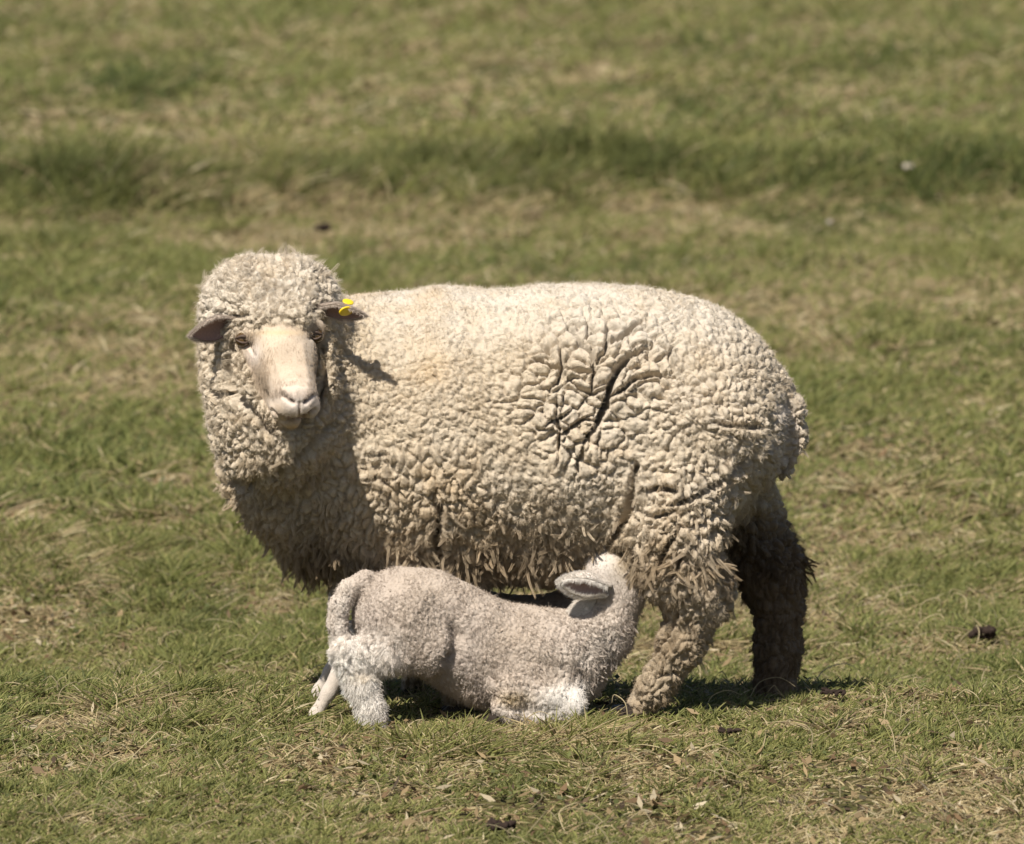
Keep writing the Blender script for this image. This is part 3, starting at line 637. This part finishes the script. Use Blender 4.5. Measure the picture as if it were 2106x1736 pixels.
locks(ewe, 'topknot', 1300, 12, va * (topm + 0.15 * head * WOOL * sstep(0.3, 0.8, -sn[:, 0]) + 0.35 * upper * sstep(.5, .9, sn[:, 2])), 0.008 + 0.006 * topm, 0.0026, 0.00022, M_FIBRE, verts2, EN, np.clip(tint * 1.06, 0, .9), 0.0, 1.3, 5, 7, 0.2)
face_m = (1 - WOOL)
grow(ewe, 'face_hair', 26000, va * face_m * (py < 815), 0.0055, 0.00022, M_FIBRE, verts2, EN, tint, 0.7, 0.35, 4, 0, 12, np.array([0.15, -0.45, -0.4]), 0.22)
grow(ewe, 'muzzle_hair', 5000, va * face_m * (py >= 815), 0.0028, 0.00018, M_FIBRE, verts2, EN, tint, 0.5, 0.4, 3, 0.05, 13, None, 0.4)
lap('ewe fibres')

# eyes
def uv_ball(c, r, nu=20, nv=12, sc=(1, 1, 1)):
    vs = [(c[0], c[1], c[2] + r * sc[2])]; fs = []
    for i in range(1, nv):
        a = math.pi * i / nv
        for j in range(nu):
            b = 2 * math.pi * j / nu
            vs.append((c[0] + r * sc[0] * math.sin(a) * math.cos(b), c[1] + r * sc[1] * math.sin(a) * math.sin(b), c[2] + r * sc[2] * math.cos(a)))
    vs.append((c[0], c[1], c[2] - r * sc[2])); last = len(vs) - 1
    for j in range(nu):
        fs.append((0, 1 + j, 1 + (j + 1) % nu))
        for i in range(nv - 2): fs.append((1 + i * nu + j, 1 + (i + 1) * nu + j, 1 + (i + 1) * nu + (j + 1) % nu, 1 + i * nu + (j + 1) % nu))
        fs.append((1 + (nv - 2) * nu + j, last, 1 + (nv - 2) * nu + (j + 1) % nu))
    return np.array(vs), fs
def tube(name, pts, rad, mat, parent, seg=8, root=None):
    pts = [np.array(p, float) for p in pts]; vs = []; fs = []; n = len(pts)
    for i, p in enumerate(pts):
        t = pts[min(i + 1, n - 1)] - pts[max(i - 1, 0)]; t /= np.linalg.norm(t)
        u = np.cross(t, [0, 1, 0.2]); u /= np.linalg.norm(u); w_ = np.cross(t, u)
        r = rad[i] if hasattr(rad, '__len__') else rad
        vs += [p + r * (math.cos(a) * u + math.sin(a) * w_) for a in np.linspace(0, 2 * math.pi, seg, endpoint=False)]
    for i in range(n - 1):
        for j in range(seg): fs.append((i * seg + j, i * seg + (j + 1) % seg, (i + 1) * seg + (j + 1) % seg, (i + 1) * seg + j))
    fs += [tuple(range(seg))[::-1], tuple(range((n - 1) * seg, n * seg))]
    return py_mesh(name, np.array(vs) - np.array(root.location), fs, mat, parent)
M_EYE = mat_plain('eye_amber', (0.07, 0.04, 0.015), 0.12, 0.6, 0, 300, 0.3)
M_PUPIL = mat_plain('eye_pupil', (0.006, 0.005, 0.005), 0.1, 0.6, 0, 50)
M_LID = mat_plain('eyelid_skin', (0.07, 0.048, 0.036), 0.7, 0.3, 0.0006, 300, 0.2)
M_SKIN = mat_plain('ear_skin_inside', (0.27, 0.18, 0.155), 0.75, 0.25, 0.001, 200, 0.2)
def surf_y(qx, qy):
    m = (np.hypot(px - qx, py - qy) < 5) & (nrm[:, 1] < 0)
    return verts2[m][:, 1].min() if m.any() else -0.3
def eye(qx, qy, half, tilt, turn):
    ys = surf_y(qx, qy) + 0.0065
    c = E(qx, qy, ys); r = 0.0140
    vs, fs = uv_ball(c, r)
    e = py_mesh('eye', to_local(ewe, vs), fs, M_EYE, ewe)
    pv = [c + (r + 0.0004) * np.array([math.sin(a) * math.cos(0), -math.cos(a), b]) / np.linalg.norm([math.sin(a), -math.cos(a), b])
          for a, b in [(turn + 0.55 * math.cos(q), 0.26 * math.sin(q)) for q in np.linspace(0, 2 * math.pi, 16, endpoint=False)]]
    py_mesh('pupil', to_local(ewe, np.array(pv)), [tuple(range(16))], M_PUPIL, e)
    for s_, nm, th in ((1, 'upper_lid', 0.0034), (-1, 'lower_lid', 0.0024)):
        pts = []
        for q in np.linspace(-1, 1, 9):
            lx = q * half; lz = s_ * (1 - q * q) * (7.4 if s_ > 0 else 6.0) + tilt * q
            yy = c[1] - math.sqrt(max(0.0, (r + 0.0010) ** 2 - (lx / S) ** 2 - (lz / S) ** 2)) + 0.0008
            pts.append(E(qx + lx, qy - lz, yy))
        tube(nm, pts, [th * (0.5 + 0.5 * (1 - abs(q))) for q in np.linspace(-1, 1, 9)], M_LID, e, 8, ewe)
    return e
eye(500, 699, 16, -1.5, -0.2); eye(650, 691, 12, 1.5, 0.3)

# ears: cupped leaves, open below and forward
def ear(root, base, tip, back, wmax, mat_out, mat_in, sag=0.0, arc=1.75, thick=0.0035, name='ear', nu=16, nv=15, twist=0.0, shape=None):
    base, tip, back = np.array(base), np.array(tip), np.array(back, float)
    ax_ = tip - base; L = np.linalg.norm(ax_); ax_ /= L
    back -= ax_ * (back @ ax_); back /= np.linalg.norm(back); side = np.cross(ax_, back)
    shp = shape or (lambda u: (0.45 + 1.0 * u) if u < 0.4 else 0.85 * math.cos((u - 0.4) / 0.6 * math.pi / 2) ** 0.75 + 0.0)
    outer, inner = [], []
    for i in range(nu):
        u = i / (nu - 1); wd = max(wmax * shp(min(u, .995)), 0.0008); ctr = base + ax_ * (u * L) + np.array([0, 0, -sag * u * u])
        ro, rs = np.array(outer), 0
        for j in range(nv):
            a = (j / (nv - 1) * 2 - 1) * (arc(u) if callable(arc) else arc) + twist * u
            dirv = math.cos(a) * back * (0.75 - 0.25 * u) + math.sin(a) * side
            outer.append(ctr + dirv * wd)
            th = min(thick, wd * 0.45)
            inner.append(ctr + dirv * (wd - th))
    vs = np.array(outer + inner); N = nu * nv; fo, fi = [], []
    for i in range(nu - 1):
        for j in range(nv - 1):
            a = i * nv + j; fo.append((a, a + 1, a + nv + 1, a + nv)); fi.append((N + a, N + a + nv, N + a + nv + 1, N + a + 1))
    for i in range(nu - 1):
        for j in (0, nv - 1):
            a = i * nv + j; fo.append((a, a + nv, N + a + nv, N + a))
    for j in range(nv - 1):
        a = (nu - 1) * nv + j; fo.append((a, a + 1, N + a + 1, N + a))
    o = py_mesh(name, vs - np.array(root.location), fo + fi, mat_out, root)
    o.data.materials.append(mat_in)
    o.data.polygons.foreach_set('material_index', [0] * len(fo) + [1] * len(fi))
    return o, vs, nu, nv
M_EAR = mat_plain('ear_coat', (0.48, 0.41, 0.35), 0.9, 0.15, 0.001, 220, 0.10)
def ear_hair(root, o, vs, nu, nv, n, col, L, seed):
    r = np.random.default_rng(seed); N = nu * nv; vv = vs[:N]
    gi, gj = r.integers(0, nu - 1, n), r.integers(0, nv - 1, n); a_, b_ = r.uniform(0, 1, (n, 1)), r.uniform(0, 1, (n, 1)); V = vv.reshape(nu, nv, 3)
    b = (V[gi, gj] * (1 - a_) + V[gi + 1, gj] * a_) * (1 - b_) + (V[gi, gj + 1] * (1 - a_) + V[gi + 1, gj + 1] * a_) * b_
    ctr = V.mean(1)[gi]
    nn = b - ctr; nn /= np.linalg.norm(nn, axis=1)[:, None] + 1e-9
    al = vv[-1] - vv[0]; al /= np.linalg.norm(al)
    dd = nn * 0.5 + al * 0.8 + r.normal(0, 0.25, (n, 3)); tt = np.linspace(0, 1, 4)
    pts = b[:, None] + dd[:, None] * tt[None, :, None] * (L * r.uniform(0.5, 1.2, n))[:, None, None]
    c = np.clip(np.array(col)[None] * (1 + r.normal(0, 0.08, (n, 1))), 0, 0.9)
    h = fibres('ear_hair', pts - np.array(root.location), 0.0003 * (1 - 0.7 * tt), c, M_FIBRE, o)
    return h
def rim_hair(root, o, vs, nu, nv, n, col, L, seed, inward=0.6):
    r = np.random.default_rng(seed); V = vs[:nu * nv].reshape(nu, nv, 3); N_ = nu * nv; I = vs[N_:].reshape(nu, nv, 3)
    gi = r.integers(1, nu - 1, n); t = r.uniform(0, 1, (n, 1)); sd = r.integers(0, 2, n) * (nv - 1)
    b = V[gi, sd] * (1 - t) + V[gi + 1, sd] * t; b = b * .5 + .5 * (I[gi, sd] * (1 - t) + I[gi + 1, sd] * t)
    opp = V[gi, nv - 1 - sd]; inn = opp - b; inn /= np.linalg.norm(inn, axis=1)[:, None] + 1e-9
    edge = V[gi, sd] - V[gi, np.where(sd == 0, 1, nv - 2)]; edge /= np.linalg.norm(edge, axis=1)[:, None] + 1e-9
    al = V[-1, nv // 2] - V[0, nv // 2]; al /= np.linalg.norm(al)
    dd = inn * inward * r.uniform(0, 1, (n, 1)) + edge * .5 + al * .5 + r.normal(0, .3, (n, 3)); tt = np.linspace(0, 1, 4)
    pts = b[:, None] + dd[:, None] * tt[None, :, None] * (L * r.uniform(.4, 1.3, n))[:, None, None]
    c = np.clip(np.array(col)[None] * (1 + r.normal(0, .08, (n, 1))), 0, .9)
    return fibres('rim_hair', pts - np.array(root.location), 0.00032 * (1 - .7 * tt), c, M_FIBRE, o)
o1, vs1, nu1, nv1 = ear(ewe, E(492, 668, -.262), E(391, 690, -.315), (0.0, 0.95, 0.42), D(36), M_EAR, M_SKIN, 0.0, 1.45)
ear_hair(ewe, o1, vs1, nu1, nv1, 5000, (0.52, 0.45, 0.39), 0.005, 1)
o2, vs2, nu2, nv2 = ear(ewe, E(650, 640, -.262), E(751, 649, -.30), (0.0, 0.72, 0.72), D(31), M_EAR, M_SKIN, 0.0, 1.45)
ear_hair(ewe, o2, vs2, nu2, nv2, 5000, (0.52, 0.45, 0.39), 0.005, 2)
rim_hair(ewe, o1, vs1, nu1, nv1, 1600, (0.52, 0.45, 0.39), 0.006, 21); rim_hair(ewe, o2, vs2, nu2, nv2, 1600, (0.52, 0.45, 0.39), 0.006, 22)
# ear tag: round button hanging inside the ear, its stud plate on top
def disc(name, c, nrm_, rx, ry, th, mat, parent, root, seg=24):
    nrm_ = np.array(nrm_, float); nrm_ /= np.linalg.norm(nrm_); u = np.cross(nrm_, [0, 0, 1.0]); u /= np.linalg.norm(u); w_ = np.cross(nrm_, u)
    vs = []; rings = [(0.86, -0.5), (1.0, -0.25), (1.0, 0.25), (0.86, 0.5), (0.4, 0.55)]
    for s_, h_ in rings: vs += [np.array(c) + s_ * (rx * math.cos(a) * u + ry * math.sin(a) * w_) + nrm_ * h_ * th for a in np.linspace(0, 2 * math.pi, seg, endpoint=False)]
    fs = [(i * seg + j, i * seg + (j + 1) % seg, (i + 1) * seg + (j + 1) % seg, (i + 1) * seg + j) for i in range(len(rings) - 1) for j in range(seg)]
    fs += [tuple(range(seg))[::-1], tuple(range((len(rings) - 1) * seg, len(rings) * seg))]
    return py_mesh(name, np.array(vs) - np.array(root.location), fs, mat, parent)
tg = disc('ear_tag', E(712, 640, -.298), (0.45, -0.75, -0.6), D(16), D(12), 0.003, M_TAG, o2, ewe); tg['label'] = 'yellow round plastic ear tag'
st = disc('tag_stud', E(716, 621, -.283), (0.35, -0.35, 0.85), D(13), D(10), 0.003, M_TAG, o2, ewe); st['label'] = 'yellow back plate of the ear tag'

# hooves: two toes each
def hoof(root, foot, fwd, size, mat=M_HORN):
    fwd = np.array(fwd, float); fwd[2] = 0; fwd /= np.linalg.norm(fwd); side = np.array([-fwd[1], fwd[0], 0])
    vs, fs = [], []
    for s_ in (-1, 1):
        o = len(vs); prof = [(-0.75, 0, .42), (0.2, 0, .46), (1.25, 0, .20), (1.2, 0.25, .17), (0.35, 0.95, .34), (-0.6, 1.0, .34)]
        for lat in (-1, 1):
            for (f_, h_, wd) in prof: vs.append(np.array(foot) + size * (fwd * f_ + side * (s_ * 0.5 + lat * wd) + np.array([0, 0, h_])))
        n = len(prof)
        fs += [tuple(range(o, o + n)), tuple(range(o + n, o + 2 * n))[::-1]]
        fs += [(o + i, o + n + i, o + n + (i + 1) % n, o + (i + 1) % n) for i in range(n)]
    ob = py_mesh('hoof', np.array(vs) - np.array(root.location), fs, mat, root, False)
    return ob
def foot_at(qx, qy, y):
    p = P(qx, qy, y); p[2] = terrain(np.array([p[0]]), np.array([y]))[0] - 0.004; return p
for qx, qy, y, s_ in ((1276, 1470, -.135, .029), (1590, 1436, .145, .026), (930, 1460, -.08, .024), (846, 1440, .16, .024)):
    hoof(ewe, foot_at(qx, qy, y), (-1, -0.1, 0), s_)
del F, FACE
lap('ewe done')
# ------------------------------------------------------------------ the lambs, kneeling to suckle
M_LEAR = mat_plain('lamb_ear_coat', (0.66, 0.60, 0.55), 0.9, 0.15, 0.0008, 300, 0.08)
M_LEARIN = mat_plain('lamb_ear_inside', (0.47, 0.35, 0.31), 0.8, 0.2, 0.0005, 300, 0.15)
def lamb(label, sc, ox, yc, gy0, slant, head_up, step, nfib, seed):
    """sc: size against the near lamb; ox: picture x of the rump; yc: depth of the spine; gy0: picture row of its ground"""
    def Q(a, b, y): return P(ox + (a - 677) * sc, gy0 - (1503 - b) * sc, yc + (y + .25) * sc + slant * (a - 700) / 570.0)
    def B(a, b, y, r): return (Q(a, b, y), r * sc / S)
    lo = Q(625, 1515, -.25); hi = Q(1345, 1100, -.25)
    F = Field(axis((lo[0], hi[0], step)), axis((yc - .16 * sc, yc + .15 * sc + slant, step)), axis((lo[2] - .02, hi[2] + .02, step)))
    K = 0.03 * sc
    F.chain([B(818, 1262, -.25, 95), B(872, 1272, -.25, 95), B(942, 1312, -.25, 100), B(1012, 1350, -.25, 103), B(1100, 1355, -.25, 100), B(1150, 1352, -.25, 94)], K, 0.76)
    if head_up:
        hd = [B(1272, 1210, -.25, 53), B(1250, 1176, -.25, 47), B(1238, 1146, -.235, 34), B(1226, 1136, -.21, 27)]; nk = [B(1165, 1355, -.25, 84), B(1238, 1300, -.25, 58), B(1274, 1235, -.25, 50)]
    else:
        hd = [B(1290, 1262, -.25, 50), B(1335, 1250, -.25, 36), B(1365, 1245, -.25, 27)]; nk = [B(1155, 1350, -.25, 88), B(1222, 1310, -.25, 68), B(1275, 1272, -.25, 56)]
    F.chain(nk, K, 0.9); F.chain(hd, 0.018, 0.92)
    F.chain([B(1150, 1365, -.25, 85), B(1185, 1378, -.25, 56)], K, 0.9)
    for y, fl in ((-.302, 1), (-.198, 0)):
        F.chain([B(830, 1284, y, 84), B(884, 1322, y - .006 * (1 if fl else -1), 56)], 0.016, 0.55)
        if fl:
            F.chain([B(880, 1335, y, 50), B(800, 1345, y, 42), B(716, 1338, y, 30)], 0.018, 0.75)
            F.chain([B(708, 1340, y, 29), B(742, 1408, y, 30), B(766, 1462, y, 29), B(772, 1490, y, 26)], 0.012, 0.8)
        else:
            F.chain([B(860, 1345, y, 46), B(780, 1350, y, 38), B(715, 1362, y, 24)], 0.018, 0.75)
            F.chain([B(712, 1362, y, 22), B(676, 1424, y, 14), B(650, 1468, y, 13), B(642, 1484, y, 13)], 0.01)
        yy = -.318 if fl else -.182
        F.chain([B(1075, 1365, yy + (.02 if fl else -.02), 62), B(1045, 1418, yy, 36)], 0.02, 0.6)
        F.chain([B(1050, 1420, yy, 34), B(1120, 1430, yy, 34), B(1174, 1446, yy, 33)], 0.02, 0.85)
        F.chain([B(1176, 1458, yy, 27), B(1110, 1474, yy, 20), B(1050, 1470, yy, 18), B(1022, 1456, yy, 16)], 0.01)
    F.chain([B(752, 1196, -.25, 26), B(716, 1212, -.255, 22), B(697, 1244, -.26, 23), B(693, 1285, -.262, 22), B(706, 1320, -.264, 17)], 0.006)
    vs, fs = surface_nets(F.ax, F.v)
    vs = smooth(vs, fs, 3, 0.5); nm = normals(vs, fs); sn_ = smooth(nm, fs, 3, 0.6); sn_ /= np.linalg.norm(sn_, axis=1)[:, None]
    a, b = proj(vs); a = 677 + (a - ox) / sc; b = 1503 - (gy0 - b) / sc       # back to the near lamb's picture coordinates
    yl = (vs[:, 1] - yc - slant * (a - 700) / 570.0) / sc
    front = 1 - sstep(-0.2, 0.15, nm[:, 1])
    hock = np.clip(sstep(1275, 1365, b) * (1 - sstep(745, 870, a + 0.1 * (b - 1340))) * (1 - sstep(-.01, .02, yl)), 0, 1)
    shank = np.clip(sstep(1385, 1420, b) * sstep(1000, 1040, a) * (yl < -.03) * (1 - sstep(1195, 1225, a)) * sstep(1395, 1450, b + 0.30 * (a - 1100)) * (0.30 + 0.45 * sstep(1070, 1150, a)), 0, 1)
    far = (yl > 0.02) * sstep(1340, 1380, b) * (1 - sstep(700, 760, a)); white = np.clip(hock + shank, 0, 1)
    face = np.exp(-((a - 1255) / 60) ** 2 - ((b - 1170) / 52) ** 2) if head_up else np.exp(-((a - 1330) / 50) ** 2 - ((b - 1250) / 50) ** 2)
    body = (1 - white) * (1 - 0.9 * face) * (1 - 0.95 * np.clip(far, 0, 1))
    throat = np.exp(-((a - 1240) / 80) ** 2 - ((b - 1340) / 75) ** 2)
    wv = vs + 0.003 * vnoise3(vs, 110, seed)
    f1, f2, _ = voronoi(wv, 0.0062 * sc, seed + 3); g1, g2, _ = voronoi(wv * np.array([1, 1, 0.55]), 0.0105 * sc, seed + 8)
    dd = -np.exp(-(f2 - f1) / 0.25) * 0.0022 * body + (0.6 - f1) * 0.0014 * body - np.exp(-(g2 - g1) / 0.2) * body * (0.0022 + 0.0040 * sstep(1370, 1440, b) + 0.0040 * throat)
    dd += 0.0025 * fbm(vs, 24, seed + 5, 3) * (0.4 + 0.6 * body) + 0.002 * white * fbm(vs * np.array([1.6, 1.6, .6]), 90, seed + 6, 2)
    def cut(pts, wd, dep):
        ds, tt = seg_dist(a + 3 * vnoise(vs, 40, 5), b + 3 * vnoise(vs, 40, 6), pts)
        return -dep * np.exp(-(ds / wd) ** 2) * front * np.clip(4 * np.minimum(tt, 1 - tt) + .3, 0, 1)
    dd += cut([(930, 1275), (942, 1310), (938, 1345), (915, 1380)], 11, 0.016) + cut([(800, 1268), (825, 1290), (850, 1298)], 7, 0.003)
    dd += cut([(1200, 1392), (1180, 1375), (1130, 1370), (1060, 1350)], 12, 0.004) + cut([(1015, 1380), (1022, 1420), (1012, 1445)], 9, 0.008)
    vs2 = vs + sn_ * dd[:, None] * sc
    grey = np.array([[0.39, 0.335, 0.295]]); warm = np.array([[0.41, 0.34, 0.275]]); wh = np.array([[0.70, 0.665, 0.62]]); stain = np.array([[0.44, 0.34, 0.20]])
    nA = fbm(vs, 12, seed + 31, 3)[:, None]
    tn = grey * (1 - 0.5 - 0.5 * nA) + warm * (0.5 + 0.5 * nA)
    wmix = np.clip(white + 0.45 * face + 0.45 * throat * (0.5 + nA[:, 0]) + 0.35 * np.exp(-((a - 700) / 30) ** 2 - ((b - 1250) / 70) ** 2) + 0.25 * far, 0, 1)[:, None]
    tn = tn * (1 - wmix) + wh * wmix
    st_ = np.clip(0.8 * np.exp(-((a - 1055) / 32) ** 2 - ((b - 1440) / 14) ** 2) + 0.4 * np.exp(-((a - 745) / 22) ** 2 - ((b - 1392) / 12) ** 2) + 0.5 * np.exp(-((a - 1283) / 22) ** 2 - ((b - 1165) / 26) ** 2), 0, 0.8)[:, None]
    tn = tn * (1 - st_) + stain * st_
    root = empty('lamb', (Q(980, 868, -.25)[0], yc, 0), label, 'lamb')
    np_mesh('body', to_local(root, vs2), fs, M_LAMB, root, {'tint': tn, 'woolly': np.clip(1 - 0.6 * face, 0, 1)})
    nm2 = normals(vs2, fs)
    ar = np.linalg.norm(np.cross(vs2[fs[:, 2]] - vs2[fs[:, 0]], vs2[fs[:, 3]] - vs2[fs[:, 1]]), axis=1)
    va_ = sum(np.bincount(fs[:, k], ar, len(vs2)) for k in range(4)) * (0.3 + 0.7 * (nm2[:, 1] < 0.35))
    grow(root, 'coat_fibres', nfib, va_ * (body + .1) * (1 - .7 * white) * (1 - .9 * np.clip(far, 0, 1)), 0.0062 * sc + 0.004 * throat, 0.00026, M_FIBRE, vs2, nm2, tn, 0.35, 1.2, 6, 0.0, seed + 1, None, 0.4, 0.0008)
    locks(root, 'curls', nfib // 24, 8, va_ * (body * (0.25 + 1.6 * throat + 0.8 * sstep(1380, 1440, b))), 0.006 + 0.006 * throat, 0.0016, 0.00035, M_FIBRE, vs2, nm2, tn, 0.45, 0.9, seed + 11, 6, 0.6)
    grow(root, 'leg_hair', nfib // 6, va_ * white, 0.0022 + 0.005 * hock, 0.00035, M_FIBRE, vs2, nm2, tn, 0.6, 0.6, 5, 0.05, seed + 2)
    locks(root, 'hock_locks', nfib // 200, 16, va_ * hock * (1.12 - sstep(1360, 1410, b)), 0.009 + 0.005 * (1 - sstep(1330, 1400, b)), 0.0030, 0.00022, M_FIBRE, vs2, nm2, np.clip(tn * 1.25, 0, .88), 0.5, 0.75, seed + 7, 6, 0.6)
    grow(root, 'face_hair', nfib // 14, va_ * (face + .02), 0.004, 0.00028, M_FIBRE, vs2, nm2, tn, 0.3, 0.3, 3, 0.03, seed + 4)
    if head_up:
        oe, ve, n_u, n_v = ear(root, Q(1252, 1212, -.292), Q(1149, 1196, -.325), (0.05, 1.0, 0.22), 31 * sc / S, M_LEAR, M_LEARIN, 0, lambda u: 2.45 - 0.2 * u, 0.0032, shape=lambda u: 0.5 + 1.05 * u if u < .45 else 0.97 * math.cos((u - .45) / .55 * math.pi / 2) ** 0.62)
        ear_hair(root, oe, ve, n_u, n_v, 5000, (0.80, 0.76, 0.71), 0.005, 4); rim_hair(root, oe, ve, n_u, n_v, 2200, (0.82, 0.78, 0.73), 0.007, 24, 0.7)
        oe, ve, n_u, n_v = ear(root, Q(1228, 1222, -.262), Q(1156, 1292, -.275), (0.35, -0.8, 0.5), 24 * sc / S, M_LEAR, M_LEARIN, 0, 1.5, 0.004)
        ear_hair(root, oe, ve, n_u, n_v, 4000, (0.66, 0.62, 0.57), 0.005, 5)
    else:
        for yy in (-.29, -.21):
            oe, ve, n_u, n_v = ear(root, Q(1272, 1250, yy), Q(1215, 1258, yy * 1.12 + .03), (0.1, 0.5, 1.0), 26 * sc / S, M_LEAR, M_LEARIN, 0, 1.7, 0.004)
    for qx, y, s_ in ((778, -.298, .017), (640, -.202, .014)):
        f_ = Q(qx, 1490, y); f_[2] = terrain(f_[:1], f_[1:2])[0] - 0.003
        hoof(root, f_, (1 if qx > 700 else -.6, -.15, 0), s_ * sc)
    for yy in (-.318, -.182):
        f_ = Q(1010, 1462, yy); f_[2] = terrain(f_[:1], f_[1:2])[0] + 0.012
        hoof(root, f_, (-1, 0, 0), 0.014 * sc)
    return root
lamb('pale grey lamb kneeling in the sun, head pushed up under the ewe', 1.0, 677, -.215, 1503, .085, True, 0.0022, 60000, 400)
lap('lamb')
lamb('shaded second lamb half hidden behind the kneeling lamb, under the belly', 0.9, 679, .05, 1452, 0.0, False, 0.0036, 14000, 500)
lap('twin lamb')
# ------------------------------------------------------------------ droppings and stones lying in the grass
def clod(name, label, cat, group, qx, qy, w_, h_, lumps, mat, seed):
    c = ground_hit(qx, qy); dist = np.linalg.norm(c - CAM); r = np.random.default_rng(seed)
    rx, rz = w_ / 2 * dist / FOC, h_ / 2 * dist / FOC
    f = Field(*[np.linspace(-1.9 * rx, 1.9 * rx, 44), np.linspace(-1.9 * rx, 1.9 * rx, 44), np.linspace(-1.2 * rz, 2.6 * rz, 34)])
    for k in range(lumps * 2):
        o = np.array([r.uniform(-.65, .65) * rx, r.uniform(-.6, .6) * rx, r.uniform(-.1, .6) * rz]); q = o + r.normal(0, .25, 3) * rx * np.array([1, 1, .3])
        f.rc(o, rz * r.uniform(.38, .68), q, rz * r.uniform(.32, .6), rz * .14)
    vs, fs = surface_nets(f.ax, f.v); vs = smooth(vs, fs, 1); nn = normals(vs, fs)
    vs = vs + nn * (0.22 * rz * fbm(vs / rz, 2.6, seed, 3))[:, None]
    o = np_mesh(name, vs, fs, mat); o.location = c + np.array([0, 0.3 * rx, rz * .45 + (0.034 if c[1] > 4 else 0.020)])
    o['label'] = label; o['category'] = cat
    if group: o['group'] = group
DG = 'droppings in the grass'
clod('dung_clod', 'dark dropping lying in the grass just above the woolly head of the ewe', 'dung', DG, 664, 498, 44, 22, 5, M_DUNG, 1)
clod('dung_clod', 'dark dropping beyond the grassy bank, larger of a close pair', 'dung', DG, 1165, 296, 28, 22, 4, M_DUNG, 2)
clod('dung_clod', 'tiny dark dropping beyond the grassy bank, smaller of a close pair', 'dung', DG, 1116, 292, 14, 12, 3, M_DUNG, 3)
clod('dung_clod', 'brown lumpy dropping on the turf behind the hind legs of the ewe', 'dung', DG, 2022, 1334, 50, 32, 7, M_DUNG, 4)
clod('dung_clod', 'flat black dropping beside the hind hoof of the ewe', 'dung', DG, 1722, 1452, 66, 14, 8, M_DUNG, 5)
clod('dung_clod', 'black dropping in the turf in front of the lamb, cut by the picture edge', 'dung', DG, 1030, 1732, 62, 26, 7, M_DUNG, 6)
clod('dung_clod', 'small dark dropping half sunk in the turf before the hind hoof', 'dung', DG, 1500, 1532, 60, 14, 6, M_DUNG, 7)
clod('pale_stone', 'small white stone in the blurred grass behind the rump', 'stone', None, 1712, 485, 22, 16, 2, M_STONE, 8)
clod('pale_stone', 'small tan stone on the grassy bank', 'stone', None, 1868, 370, 20, 16, 2, M_STONE, 9)
lap('small things')
